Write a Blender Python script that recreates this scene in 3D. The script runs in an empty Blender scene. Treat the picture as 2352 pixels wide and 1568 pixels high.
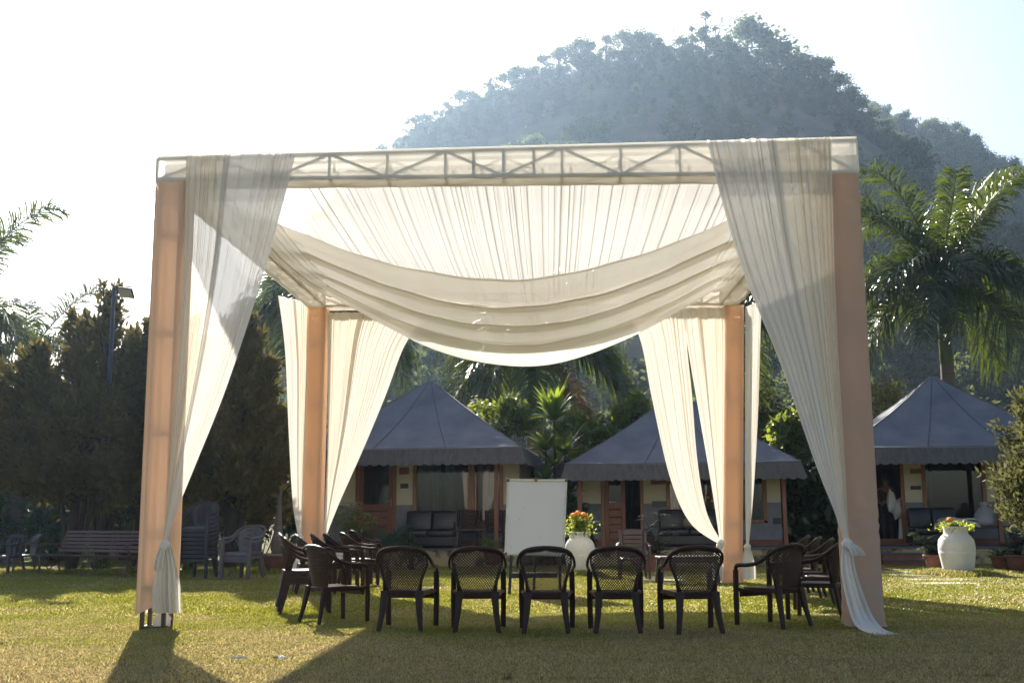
import bpy, math, random
import numpy as np
from mathutils import Vector, Matrix
random.seed(7); RNG = np.random.default_rng(7)
sc = bpy.context.scene
COL = sc.collection
R = math.radians

# ------------------------------------------------------------------ camera, world, sun, exposure
EYE = 1.15; PITCH = 0.1595; ROLL = -0.006; FPX = 2528.0      # focal length in units of a 2352 px wide frame
cam = bpy.data.cameras.new('camera'); cam_ob = bpy.data.objects.new('camera', cam); COL.objects.link(cam_ob)
cam.sensor_width = 36; cam.lens = FPX / 2352 * 36; cam.clip_start = .1; cam.clip_end = 3000
cam_ob.location = (0, 0, EYE)
cam_ob.rotation_euler = (Matrix.Rotation(math.pi / 2 + PITCH, 3, 'X') @ Matrix.Rotation(ROLL, 3, 'Z')).to_euler()
sc.camera = cam_ob

SUN_EL, SUN_AZ = R(32), R(-16)        # azimuth from +Y towards +X
w = bpy.data.worlds.new('World'); sc.world = w; w.use_nodes = True
nt = w.node_tree
sky = nt.nodes.new('ShaderNodeTexSky'); sky.sky_type = 'NISHITA'; sky.sun_disc = False
sky.sun_elevation = SUN_EL; sky.sun_rotation = SUN_AZ
sky.air_density = 1.0; sky.dust_density = 2.2; sky.ozone_density = .9; sky.altitude = 300
nt.links.new(sky.outputs[0], nt.nodes['Background'].inputs[0])
nt.nodes['Background'].inputs[1].default_value = 0.054
sl = bpy.data.lights.new('sun', 'SUN'); sl.energy = 4.6; sl.angle = R(.55); sl.color = (1, .94, .84)
so = bpy.data.objects.new('sun', sl); COL.objects.link(so)
sdir = Vector((math.sin(SUN_AZ) * math.cos(SUN_EL), math.cos(SUN_AZ) * math.cos(SUN_EL), math.sin(SUN_EL)))
so.rotation_euler = sdir.to_track_quat('Z', 'Y').to_euler(); so.location = (-8, 20, 30)
sc.view_settings.view_transform = 'Standard'; sc.view_settings.look = 'None'
sc.view_settings.exposure = 1.75; sc.view_settings.gamma = 1; sc.view_settings.use_curve_mapping = False
cy = sc.cycles
cy.max_bounces = 10; cy.diffuse_bounces = 4; cy.glossy_bounces = 3; cy.transmission_bounces = 6
cy.transparent_max_bounces = 32; cy.volume_bounces = 1; cy.use_denoising = True
cy.sample_clamp_indirect = 6; cy.caustics_reflective = False; cy.caustics_refractive = False

# ------------------------------------------------------------------ geometry of the view (to read places off the photograph)
def ray(px, py):
    a = px - 1176; b = 784 - py; c, s = math.cos(ROLL), math.sin(ROLL)
    u = (c * a + s * b) / FPX; v = (-s * a + c * b) / FPX
    return Vector((u, math.cos(PITCH) - v * math.sin(PITCH), math.sin(PITCH) + v * math.cos(PITCH)))
def G(px, py, z=0.0):
    r = ray(px, py); return Vector((0, 0, EYE)) + r * ((z - EYE) / r.z)
def A(px, py, Y):
    r = ray(px, py); return Vector((0, 0, EYE)) + r * (Y / r.y)
def on_plane(px, py, p0, n):
    r = ray(px, py); e = Vector((0, 0, EYE)); t = (Vector(p0) - e).dot(n) / r.dot(n); return e + r * t

# ------------------------------------------------------------------ mesh helpers
class MB:
    def __init__(s): s.v = []; s.f = []; s.n = 0
    def add(s, vs, fs):
        vs = [tuple(p) for p in vs]
        b = s.n; s.v += vs; s.n += len(vs); s.f += [tuple(b + i for i in f) for f in fs]; return s
    def box(s, c, d, rot=None):
        x, y, z = d[0] / 2, d[1] / 2, d[2] / 2
        P = [Vector(p) for p in ((-x,-y,-z),(x,-y,-z),(x,y,-z),(-x,y,-z),(-x,-y,z),(x,-y,z),(x,y,z),(-x,y,z))]
        if rot is not None: P = [rot @ p for p in P]
        c = Vector(c)
        return s.add([p + c for p in P], [(0,3,2,1),(4,5,6,7),(0,1,5,4),(1,2,6,5),(2,3,7,6),(3,0,4,7)])
    def bbox(s, x0, x1, y0, y1, z0, z1): return s.box(((x0+x1)/2,(y0+y1)/2,(z0+z1)/2),(x1-x0,y1-y0,z1-z0))
    def bar(s, p, q, a, b=None, up=(0,0,1)):
        p, q = Vector(p), Vector(q); b = b or a; d = q - p; L = d.length
        if L < 1e-6: return s
        z = d / L; up = Vector(up)
        if abs(z.dot(up)) > .98: up = Vector((1, 0, 0))
        x = up.cross(z).normalized(); y = z.cross(x)
        return s.box((p + q) / 2, (a, b, L), Matrix((x, y, z)).transposed())
    def tube(s, path, rad, n=8, cap=True, flat=1.0, up=(0,0,1)):
        P = [Vector(p) for p in path]; m = len(P)
        if not hasattr(rad, '__len__'): rad = [rad] * m
        vs = []; x = None
        for i in range(m):
            t = (P[min(i+1, m-1)] - P[max(i-1, 0)]).normalized()
            if x is None:
                u = Vector(up)
                if abs(t.dot(u)) > .95: u = Vector((1, 0, 0))
                x = u.cross(t).normalized()
            else: x = (x - t * x.dot(t)).normalized()
            y = t.cross(x)
            for k in range(n):
                a = 2 * math.pi * (k + .5) / n
                vs.append(P[i] + x * (math.cos(a) * rad[i]) + y * (math.sin(a) * rad[i] * flat))
        fs = [(i*n+k, i*n+(k+1)%n, (i+1)*n+(k+1)%n, (i+1)*n+k) for i in range(m-1) for k in range(n)]
        if cap: fs += [tuple(range(n-1, -1, -1)), tuple((m-1)*n+k for k in range(n))]
        return s.add(vs, fs)
    def lathe(s, prof, n=24, c=(0,0,0), wob=None):
        vs = []; m = len(prof); c = Vector(c)
        for i, (r, z) in enumerate(prof):
            for k in range(n):
                a = 2 * math.pi * k / n; q = r * (1 + (wob(a, z) if wob else 0))
                vs.append(c + Vector((q * math.cos(a), q * math.sin(a), z)))
        return s.add(vs, [(i*n+k, i*n+(k+1)%n, (i+1)*n+(k+1)%n, (i+1)*n+k) for i in range(m-1) for k in range(n)])
    def grid(s, F, nu, nv):
        vs = [F(i / nu, j / nv) for j in range(nv+1) for i in range(nu+1)]
        return s.add(vs, [(j*(nu+1)+i, j*(nu+1)+i+1, (j+1)*(nu+1)+i+1, (j+1)*(nu+1)+i) for j in range(nv) for i in range(nu)])
    def mesh(s, name, mat, smooth=False):
        me = bpy.data.meshes.new(name); me.from_pydata(s.v, [], s.f); me.materials.append(mat)
        if smooth: me.polygons.foreach_set('use_smooth', [True] * len(me.polygons))
        me.update(); return me
    def build(s, name, mat, parent=None, smooth=False, off=None, bevel=0):
        if off is not None: s.v = [(p[0]-off[0], p[1]-off[1], p[2]-off[2]) for p in s.v]
        ob = bpy.data.objects.new(name, s.mesh(name, mat, smooth)); COL.objects.link(ob); ob.parent = parent
        if bevel:
            m = ob.modifiers.new('bevel', 'BEVEL'); m.width = bevel; m.segments = 2; m.limit_method = 'ANGLE'
        return ob
def tag(o, label=None, cat=None, group=None, kind=None):
    for k, v in (('label', label), ('category', cat), ('group', group), ('kind', kind)):
        if v: o[k] = v
    return o
def thing(name, label, cat, loc=(0,0,0), rz=0.0, group=None):
    o = bpy.data.objects.new(name, None); o.empty_display_size = .2; COL.objects.link(o)
    o.location = loc; o.rotation_euler = (0, 0, rz); return tag(o, label, cat, group)
def dup(root, loc, rz=0.0, label=None, group=None, scale=None):
    def cp(o, par):
        c = o.copy(); COL.objects.link(c)
        if par: c.parent = par
        for k in o.children: cp(k, c)
        return c
    r = cp(root, None); r.location = loc; r.rotation_euler = (0, 0, rz)
    if scale: r.scale = (scale,) * 3 if not hasattr(scale, '__len__') else scale
    if label: r['label'] = label
    if group: r['group'] = group
    return r
def np_obj(name, V, F4, mat, parent=None, smooth=False):
    me = bpy.data.meshes.new(name); V = np.asarray(V, np.float32); F4 = np.asarray(F4, np.int32)
    k = F4.shape[1]; me.vertices.add(len(V)); me.vertices.foreach_set('co', V.ravel())
    me.loops.add(F4.size); me.loops.foreach_set('vertex_index', F4.ravel())
    me.polygons.add(len(F4)); me.polygons.foreach_set('loop_start', np.arange(0, F4.size, k, dtype=np.int32))
    me.update(calc_edges=True); me.materials.append(mat)
    if smooth: me.polygons.foreach_set('use_smooth', [True] * len(F4))
    ob = bpy.data.objects.new(name, me); COL.objects.link(ob); ob.parent = parent; return ob

# ------------------------------------------------------------------ materials
def newmat(name):
    m = bpy.data.materials.new(name); m.use_nodes = True; t = m.node_tree; t.nodes.clear()
    out = t.nodes.new('ShaderNodeOutputMaterial'); return m, t, out
def N(t, kind, **kw):
    n = t.nodes.new(kind)
    for k, v in kw.items():
        if k.startswith('i_'): n.inputs[int(k[2:]) if k[2:].isdigit() else k[2:]].default_value = v
        else: setattr(n, k, v)
    return n
def colmix(t, fac, a, b):
    n = t.nodes.new('ShaderNodeMix'); n.data_type = 'RGBA'
    for sock, v in ((n.inputs[0], fac), (n.inputs[6], a), (n.inputs[7], b)):
        if hasattr(v, 'is_linked'): t.links.new(v, sock)
        else: sock.default_value = v if not isinstance(v, tuple) else (*v[:3], 1)
    return n.outputs[2]
def ramp(t, fac, lo, hi):
    n = t.nodes.new('ShaderNodeMapRange'); n.inputs[1].default_value = lo; n.inputs[2].default_value = hi
    t.links.new(fac, n.inputs[0]); return n.outputs[0]
def noise(t, scale, detail=4, rough=.55, coord='Object', stretch=None, geo=False):
    c = t.nodes.new('ShaderNodeNewGeometry') if geo else t.nodes.new('ShaderNodeTexCoord')
    src = c.outputs['Position'] if geo else c.outputs[coord]
    if stretch:
        mp = t.nodes.new('ShaderNodeMapping'); mp.inputs['Scale'].default_value = stretch
        t.links.new(src, mp.inputs[0]); src = mp.outputs[0]
    n = N(t, 'ShaderNodeTexNoise'); n.inputs['Scale'].default_value = scale; n.inputs['Detail'].default_value = detail
    n.inputs['Roughness'].default_value = rough; t.links.new(src, n.inputs['Vector']); return n.outputs[0]
def solid(name, col, rough=.6, col2=None, scale=6, stretch=None, bump=0, bscale=None, lo=.35, hi=.65, metal=0, spec=.5):
    m, t, out = newmat(name); p = N(t, 'ShaderNodeBsdfPrincipled'); p.inputs['Roughness'].default_value = rough
    p.inputs['Metallic'].default_value = metal; p.inputs['Specular IOR Level'].default_value = spec
    if col2 is None: col2 = tuple(c * .78 for c in col)
    nz = noise(t, scale, stretch=stretch)
    t.links.new(colmix(t, ramp(t, nz, lo, hi), col, col2), p.inputs['Base Color'])
    if bump:
        b = N(t, 'ShaderNodeBump'); b.inputs['Strength'].default_value = bump; b.inputs['Distance'].default_value = .02
        t.links.new(noise(t, bscale or scale * 4, stretch=stretch), b.inputs['Height']); t.links.new(b.outputs[0], p.inputs['Normal'])
    t.links.new(p.outputs[0], out.inputs[0]); return m
def cloth(name, col, transl=.5, sheer=0.0, col2=None, scale=2.5, stretch=None, tcol=None, bump=.15):
    m, t, out = newmat(name)
    c = colmix(t, ramp(t, noise(t, scale, 5, stretch=stretch), .3, .7), col, col2 or tuple(x * .93 for x in col))
    d = N(t, 'ShaderNodeBsdfDiffuse'); tr = N(t, 'ShaderNodeBsdfTranslucent')
    t.links.new(c, d.inputs[0])
    if tcol: tr.inputs[0].default_value = (*tcol, 1)
    else: t.links.new(c, tr.inputs[0])
    if bump:
        b = N(t, 'ShaderNodeBump'); b.inputs['Strength'].default_value = bump; b.inputs['Distance'].default_value = .01
        t.links.new(noise(t, scale * 5, 3, stretch=stretch), b.inputs['Height'])
        t.links.new(b.outputs[0], d.inputs['Normal'])
    mx = N(t, 'ShaderNodeMixShader'); mx.inputs[0].default_value = transl
    t.links.new(d.outputs[0], mx.inputs[1]); t.links.new(tr.outputs[0], mx.inputs[2]); last = mx
    if sheer:
        tp = N(t, 'ShaderNodeBsdfTransparent'); m2 = N(t, 'ShaderNodeMixShader'); m2.inputs[0].default_value = sheer
        t.links.new(mx.outputs[0], m2.inputs[1]); t.links.new(tp.outputs[0], m2.inputs[2]); last = m2
    t.links.new(last.outputs[0], out.inputs[0]); return m
def leafmat(name, a, b, tcol, transl=.35, rough=.45, spec=.4, big=None, bscale=.6):
    """leaf colour varies from leaf to leaf; light passes through the blade"""
    m, t, out = newmat(name); g = t.nodes.new('ShaderNodeNewGeometry')
    c = colmix(t, g.outputs['Random Per Island'], a, b)
    if big: c = colmix(t, ramp(t, noise(t, bscale, 3, geo=True), .45, .65), c, big)
    p = N(t, 'ShaderNodeBsdfPrincipled'); p.inputs['Roughness'].default_value = rough; p.inputs['Specular IOR Level'].default_value = spec
    t.links.new(c, p.inputs['Base Color'])
    tr = N(t, 'ShaderNodeBsdfTranslucent'); tr.inputs[0].default_value = (*tcol, 1)
    mx = N(t, 'ShaderNodeMixShader'); mx.inputs[0].default_value = transl
    t.links.new(p.outputs[0], mx.inputs[1]); t.links.new(tr.outputs[0], mx.inputs[2]); t.links.new(mx.outputs[0], out.inputs[0]); return m
def hillleaf(name, a, b, tcol, transl, rough, spec, big, bscale):
    # every tree has its own tint, dull green to tawny, besides the leaf-to-leaf variation
    m = leafmat(name, a, b, tcol, transl, rough, spec, big, bscale); t = m.node_tree
    oi = t.nodes.new('ShaderNodeObjectInfo'); p = next(n for n in t.nodes if n.type == 'BSDF_PRINCIPLED'); src = p.inputs['Base Color'].links[0].from_socket
    c1 = colmix(t, ramp(t, oi.outputs['Random'], .55, .95), src, (.15,.115,.06)); hs = N(t, 'ShaderNodeHueSaturation'); mr = N(t, 'ShaderNodeMath', operation='MULTIPLY_ADD'); mr.inputs[1].default_value = 1.3; mr.inputs[2].default_value = .45
    fr_ = N(t, 'ShaderNodeMath', operation='FRACT'); m7 = N(t, 'ShaderNodeMath', operation='MULTIPLY'); m7.inputs[1].default_value = 7.3; t.links.new(oi.outputs['Random'], m7.inputs[0]); t.links.new(m7.outputs[0], fr_.inputs[0]); t.links.new(fr_.outputs[0], mr.inputs[0])
    t.links.new(c1, hs.inputs['Color']); t.links.new(mr.outputs[0], hs.inputs['Value']); t.links.new(hs.outputs[0], p.inputs['Base Color']); return m
def glassmat(name, tint=(.6,.65,.65), clear=.75):
    m, t, out = newmat(name); tp = N(t, 'ShaderNodeBsdfTransparent'); tp.inputs[0].default_value = (*tint, 1)
    gl = N(t, 'ShaderNodeBsdfGlossy'); gl.inputs['Roughness'].default_value = .02
    fr = N(t, 'ShaderNodeFresnel'); fr.inputs[0].default_value = 1.5
    mx = N(t, 'ShaderNodeMixShader'); t.links.new(fr.outputs[0], mx.inputs[0])
    t.links.new(tp.outputs[0], mx.inputs[1]); t.links.new(gl.outputs[0], mx.inputs[2]); t.links.new(mx.outputs[0], out.inputs[0]); return m

M = {}
M['brown_plastic'] = solid('brown_plastic', (.046,.022,.016), .42, (.036,.017,.012), 3, spec=.22)
M['grey_plastic'] = solid('grey_plastic', (.105,.092,.10), .5, (.085,.076,.085), 5)
M['darkgrey_plastic'] = solid('darkgrey_plastic', (.055,.05,.06), .55, (.045,.042,.05), 5, spec=.35)
M['redbrown_plastic'] = solid('redbrown_plastic', (.07,.045,.045), .45)
M['bench_wood'] = solid('bench_wood', (.12,.048,.04), .55, (.08,.033,.028), 5, (.3,6,6), .2)
M['bench_iron'] = solid('bench_iron', (.11,.045,.025), .5)
M['peach'] = cloth('peach_velvet', (.82,.60,.455), .40, 0, (.76,.54,.40), 1.6, (1,1,.6), (.95,.62,.33), .4)
M['peach_thin'] = cloth('thin_peach_cloth', (.84,.66,.51), .42, .02, (.78,.60,.46), 1.6, None, (.95,.68,.46), .35)
M['ceiling'] = cloth('ceiling_cloth', (.84,.81,.755), .38, .14, (.82,.79,.73), 1.2)
M['swag'] = cloth('swag_cloth', (.90,.87,.81), .45, .10, (.83,.8,.74), 1.5)
M['sheer'] = cloth('sheer_white_cloth', (.90,.85,.785), .28, .115, (.88,.83,.76), .8, (1,1,.3))
M['sheer_cream'] = cloth('sheer_cream_cloth', (.89,.81,.68), .27, .12, (.87,.79,.65), .8, (1,1,.3))
M['curtain'] = cloth('cream_curtain_cloth', (.89,.84,.77), .24, .03, (.87,.82,.74), .8, (1,1,.3))
M['curtain_cream'] = cloth('yellow_cream_curtain_cloth', (.89,.82,.71), .24, .03, (.88,.80,.68), .8, (1,1,.3))
M['truss_pale'] = solid('pale_truss_paint', (.82,.79,.73), .6, (.76,.73,.67), 8)
M['sleeve'] = cloth('beam_sleeve_cloth', (.88,.84,.76), .45, .20, (.78,.74,.66), 1.5)
M['truss'] = solid('truss_steel', (.07,.05,.045), .5, (.1,.07,.06), 8)
M['canvas'] = solid('grey_canvas', (.115,.12,.145), .78, (.17,.172,.19), 1.3, (1,1,.5), .6, 3.5)
M['canvas_val'] = solid('valance_canvas', (.115,.105,.10), .85, (.08,.074,.072), 2.5, (6,6,.4), .2, 8)
M['cream_wall'] = solid('cream_paint', (.62,.58,.44), .8, (.58,.54,.4), 3, None, .1, 40)
M['grey_wall'] = solid('grey_dado', (.2,.215,.25), .6, (.16,.17,.2), 4)
M['stain_wall'] = solid('stained_dado', (.10,.11,.135), .6, (.19,.205,.24), 5)
M['wood'] = solid('varnished_wood', (.28,.12,.045), .4, (.2,.08,.03), 4, (8,8,.6), .1)
M['wood_red'] = solid('red_brown_wood', (.22,.075,.035), .45, (.17,.055,.025), 4, (8,8,.6), .1)
M['wood_dark'] = solid('dark_wood', (.06,.032,.022), .5)
M['plate'] = solid('wooden_plate', (.2,.07,.04), .5, (.16,.055,.03), 8)
M['sign_ink'] = solid('sign_ink', (.10,.025,.018), .6)
M['dark_plate'] = solid('dark_plate', (.02,.022,.028), .4)
M['interior'] = solid('interior_gloom', (.07,.065,.06), .9)  # darkness of the unlit rooms put into the colour
M['drape'] = cloth('window_drape', (.26,.24,.17), .2, 0, (.22,.2,.14), 2)
M['net'] = cloth('pink_reflection', (.55,.38,.3), .2, 0, (.5,.34,.26), 2)  # reflection of the peach posts and curtains, painted as cloth behind the panes
M['glass'] = glassmat('window_glass')
M['plinth'] = solid('plinth_plaster', (.42,.33,.17), .85, (.08,.07,.055), 3.5, None, .3, 20, .48, .62)
M['coping'] = solid('slate_coping', (.12,.12,.135), .6, (.09,.09,.1), 4)
M['terracotta_step'] = solid('terracotta_riser', (.22,.085,.05), .7)
M['sofa'] = solid('black_leather', (.016,.015,.016), .38, (.022,.02,.02), 3, None, .15, 12)
M['terracotta'] = solid('terracotta', (.21,.075,.05), .8, (.15,.06,.045), 5)
M['pot_rim'] = solid('pale_pot_rim', (.3,.2,.17), .8)
M['whitewash'] = solid('whitewashed_clay', (.78,.75,.68), .85, (.66,.62,.54), 2.2, None, .5, 14, .42, .72)
M['whitestone'] = solid('flaking_white_stone', (.68,.63,.54), .85, (.22,.17,.13), 9, None, .4, 20, .56, .66)
M['soil'] = solid('soil', (.05,.035,.022), .95)
M['board'] = solid('whiteboard_face', (.72,.70,.71), .35, (.70,.68,.69), 2)
M['alu'] = solid('board_frame', (.72,.70,.62), .4)
M['black_metal'] = solid('black_metal', (.015,.015,.018), .5)
M['slab'] = solid('pale_stone_slab', (.5,.46,.4), .85, (.4,.36,.3), 6, None, .3, 20)
M['pole'] = solid('grey_steel_pole', (.035,.035,.045), .5)
M['lamp_face'] = solid('lamp_face', (.62,.56,.4), .35)
M['bark'] = solid('juniper_bark', (.05,.036,.026), .9, (.03,.022,.017), 6, (3,3,.5), .8, 12)
M['palm_trunk'] = solid('palm_trunk', (.16,.13,.105), .85, (.12,.095,.08), 3, (1,1,14), .5, 6)
M['crownshaft'] = solid('green_crownshaft', (.085,.105,.02), .35, (.06,.085,.018), 2)
M['juniper'] = leafmat('juniper_foliage', (.075,.068,.022), (.14,.115,.042), (.19,.16,.045), .28, .75, .06, (.08,.06,.024), .9)
M['juniper_green'] = leafmat('green_juniper_foliage', (.05,.058,.024), (.115,.118,.055), (.2,.2,.07), .28, .7, .12, (.10,.09,.04), 1.2)
M['palm_leaf'] = leafmat('palm_leaflet', (.018,.036,.018), (.036,.06,.022), (.20,.27,.02), .18, .28, .6)
M['palm_dry'] = leafmat('dry_palm_leaflet', (.11,.065,.025), (.06,.06,.02), (.35,.2,.04), .35, .5, .3)
M['rachis'] = solid('palm_rachis', (.09,.10,.03), .5)
M['fanpalm'] = leafmat('fan_palm_leaf', (.045,.085,.065), (.07,.11,.085), (.09,.16,.07), .2, .5, .4)
M['broadleaf'] = leafmat('broad_leaf', (.026,.052,.018), (.06,.09,.026), (.34,.40,.04), .36, .35, .5)
M['darkleaf'] = leafmat('dark_broad_leaf', (.02,.042,.02), (.04,.065,.028), (.12,.2,.04), .25, .35, .5)
M['dracaena'] = leafmat('dracaena_leaf', (.024,.055,.026), (.05,.095,.03), (.36,.46,.04), .35, .32, .5)
M['bamboo'] = leafmat('bamboo_leaf', (.06,.09,.02), (.13,.15,.03), (.55,.55,.05), .42, .35, .5)
M['marigold_leaf'] = leafmat('marigold_leaf', (.06,.10,.02), (.12,.16,.03), (.5,.55,.06), .45, .5, .3)
M['marigold'] = solid('marigold_petals', (.95,.27,.008), .7, (.9,.33,.015), 30)
M['petal'] = leafmat('white_petal', (.85,.83,.75), (.75,.75,.62), (.9,.88,.75), .45, .6, .3)
M['hill_leaf'] = hillleaf('hill_tree_leaves', (.022,.042,.017), (.058,.075,.028), (.17,.21,.05), .35, .7, .12, (.085,.07,.04), .03)
M['hill_bark'] = solid('hill_tree_bark', (.10,.085,.07), .9)
M['hill_soil'] = solid('hill_slope', (.06,.055,.03), .95, (.17,.115,.075), .06, None, .8, .5)
M['linen'] = cloth('white_linen', (.72,.70,.68), .15, 0, (.68,.66,.64), 4)
M['bag'] = cloth('clear_plastic_bag', (.6,.6,.62), .3, .35)
M['straw_rug'] = solid('khaki_blanket', (.27,.24,.14), .9, (.2,.17,.1), 12, (1,4,4), .5, 20)
M['carton'] = solid('carton', (.3,.24,.17), .8)
M['skin'] = solid('skin', (.22,.11,.07), .6)
M['maroon'] = solid('maroon_shirt', (.07,.018,.022), .85)
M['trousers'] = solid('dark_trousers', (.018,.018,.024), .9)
M['hair'] = solid('black_hair', (.012,.01,.009), .6)
M['paper'] = solid('paper_scrap', (.75,.73,.68), .8)
M['blue_tank'] = solid('blue_sheet', (.06,.16,.35), .6)
M['house_wall'] = solid('pale_house_wall', (.55,.52,.47), .85)

# ------------------------------------------------------------------ ground
def ground_mat():
    m, t, out = newmat('lawn_ground'); p = N(t, 'ShaderNodeBsdfPrincipled'); p.inputs['Roughness'].default_value = 1; p.inputs['Specular IOR Level'].default_value = .1
    a = colmix(t, ramp(t, noise(t, .55, 5, .6, geo=True), .38, .62), (.13,.13,.026), (.21,.155,.06))
    b = colmix(t, ramp(t, noise(t, 26, 4, .7, geo=True), .35, .65), a, (.04,.036,.013))
    t.links.new(b, p.inputs['Base Color']); t.links.new(p.outputs[0], out.inputs[0])
    bp = N(t, 'ShaderNodeBump'); bp.inputs['Strength'].default_value = .6; bp.inputs['Distance'].default_value = .03
    t.links.new(noise(t, 40, 4, .7, geo=True), bp.inputs['Height']); t.links.new(bp.outputs[0], p.inputs['Normal']); return m
def grass_mat():
    m, t, out = newmat('grass_blades'); g = t.nodes.new('ShaderNodeNewGeometry')
    sep = N(t, 'ShaderNodeSeparateXYZ'); t.links.new(g.outputs['Position'], sep.inputs[0])
    green = colmix(t, g.outputs['Random Per Island'], (.16,.175,.011), (.38,.365,.042))
    straw = colmix(t, g.outputs['Random Per Island'], (.19,.135,.045), (.66,.53,.24))
    # the lawn is drier towards the open front and in patches, lusher under the trees
    near = ramp(t, sep.outputs[1], 12.8, 8.8)
    nz = noise(t, .5, 5, .65, geo=True)
    add = N(t, 'ShaderNodeMath', operation='ADD'); t.links.new(nz, add.inputs[0])
    mul = N(t, 'ShaderNodeMath', operation='MULTIPLY'); mul.inputs[1].default_value = .27; t.links.new(near, mul.inputs[0]); t.links.new(mul.outputs[0], add.inputs[1])
    add2 = N(t, 'ShaderNodeMath', operation='ADD'); t.links.new(add.outputs[0], add2.inputs[0])
    r2 = N(t, 'ShaderNodeMath', operation='MULTIPLY'); r2.inputs[1].default_value = .22; t.links.new(g.outputs['Random Per Island'], r2.inputs[0]); t.links.new(r2.outputs[0], add2.inputs[1])
    c = colmix(t, ramp(t, add2.outputs[0], .58, .82), green, straw)
    d = N(t, 'ShaderNodeBsdfDiffuse'); t.links.new(c, d.inputs[0]); tr = N(t, 'ShaderNodeBsdfTranslucent'); t.links.new(c, tr.inputs[0])
    gl = N(t, 'ShaderNodeBsdfGlossy'); gl.inputs['Roughness'].default_value = .45; gl.inputs[0].default_value = (.9,.9,.8,1)
    mx = N(t, 'ShaderNodeMixShader'); mx.inputs[0].default_value = .45; t.links.new(d.outputs[0], mx.inputs[1]); t.links.new(tr.outputs[0], mx.inputs[2])
    m2 = N(t, 'ShaderNodeMixShader'); m2.inputs[0].default_value = .045; t.links.new(mx.outputs[0], m2.inputs[1]); t.links.new(gl.outputs[0], m2.inputs[2])
    t.links.new(m2.outputs[0], out.inputs[0]); return m
mb = MB(); mb.grid(lambda u, v: (-412 + 904*u, -36 + 688*v, 0), 12, 12)
tag(mb.build('lawn', ground_mat()), 'dry patchy lawn under and around the canopy', None, kind='structure')

def gn_scatter(ob, coll_objs, pick=True):
    """instance the given meshes on the vertices of ob, with the attributes rot (vector) and size (float)"""
    ng = bpy.data.node_groups.new(ob.name + '_scatter', 'GeometryNodeTree')
    ng.interface.new_socket('Geometry', in_out='INPUT', socket_type='NodeSocketGeometry')
    ng.interface.new_socket('Geometry', in_out='OUTPUT', socket_type='NodeSocketGeometry')
    gi = ng.nodes.new('NodeGroupInput'); go = ng.nodes.new('NodeGroupOutput')
    c = bpy.data.collections.new(ob.name + '_pieces')
    for o in coll_objs: c.objects.link(o)
    ci = ng.nodes.new('GeometryNodeCollectionInfo'); ci.inputs[0].default_value = c; ci.inputs[1].default_value = True; ci.inputs[2].default_value = True
    ip = ng.nodes.new('GeometryNodeInstanceOnPoints'); ip.inputs['Pick Instance'].default_value = True
    def attr(nm, ty):
        a = ng.nodes.new('GeometryNodeInputNamedAttribute'); a.data_type = ty; a.inputs[0].default_value = nm; return a.outputs[0]
    ng.links.new(gi.outputs[0], ip.inputs['Points']); ng.links.new(ci.outputs[0], ip.inputs['Instance'])
    ng.links.new(attr('rot', 'FLOAT_VECTOR'), ip.inputs['Rotation']); ng.links.new(attr('size', 'FLOAT'), ip.inputs['Scale'])
    ng.links.new(attr('pick', 'INT'), ip.inputs['Instance Index'])
    ng.links.new(ip.outputs[0], go.inputs[0])
    m = ob.modifiers.new('scatter', 'NODES'); m.node_group = ng
def points_obj(name, P, rot, size, pick, mat=None):
    me = bpy.data.meshes.new(name); me.from_pydata([tuple(p) for p in P], [], [])
    a = me.attributes.new('rot', 'FLOAT_VECTOR', 'POINT'); a.data.foreach_set('vector', np.asarray(rot, np.float32).ravel())
    a = me.attributes.new('size', 'FLOAT', 'POINT'); a.data.foreach_set('value', np.asarray(size, np.float32))
    a = me.attributes.new('pick', 'INT', 'POINT'); a.data.foreach_set('value', np.asarray(pick, np.int32))
    if mat: me.materials.append(mat)
    ob = bpy.data.objects.new(name, me); COL.objects.link(ob); return ob

def blade_tile(n, size, h0, h1, seed, wid=.0032, gauss=False):
    r = np.random.default_rng(seed); P = r.uniform(-size/2, size/2, (n, 2)) if not gauss else r.normal(0, size*.22, (n, 2)); a = r.uniform(0, 2*np.pi, n); h = r.uniform(h0, h1, n)
    lean = r.uniform(.2, 1.1, n) * h; b = a + r.uniform(-1, 1, n)
    w = wid * r.uniform(.7, 1.4, n)
    dx, dy = np.cos(a)*w, np.sin(a)*w; lx, ly = -np.sin(b)*lean, np.cos(b)*lean
    z0 = np.zeros(n)
    V = np.stack([np.stack([P[:,0]-dx, P[:,1]-dy, z0], 1), np.stack([P[:,0]+dx, P[:,1]+dy, z0], 1),
                  np.stack([P[:,0]+dx*.8+lx*.35, P[:,1]+dy*.8+ly*.35, h*.62], 1), np.stack([P[:,0]-dx*.8+lx*.35, P[:,1]-dy*.8+ly*.35, h*.62], 1),
                  np.stack([P[:,0]+lx, P[:,1]+ly, h*.9], 1)], 1).reshape(-1, 3)
    i = np.arange(n)[:, None]*5
    F = np.concatenate([i+np.array([[0,1,2]]), i+np.array([[0,2,3]]), i+np.array([[3,2,4]])], 0)
    return V, F
GM = grass_mat()
def loose(name, V, F, mat):
    o = np_obj(name, V, F, mat); COL.objects.unlink(o); return o
tiles = [loose('grass_tuft', *blade_tile(3400, .62, .014, .046, 20+i, .0042), GM) for i in range(4)]
far_tiles = [loose('grass_tuft', *blade_tile(1700, 1.05, .016, .055, 40+i, .0075), GM) for i in range(3)]
lush = [loose('grass_tuft', *blade_tile(700, .8, .04, .15, 60+i, .006, True), GM) for i in range(3)]
P = []
y = 5.4
while y < 13.6:
    hw = y*.5 + .6; x = -hw
    while x < hw: P.append((x + random.uniform(-.1,.1), y + random.uniform(-.1,.1), 0)); x += .5
    y += .5
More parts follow.
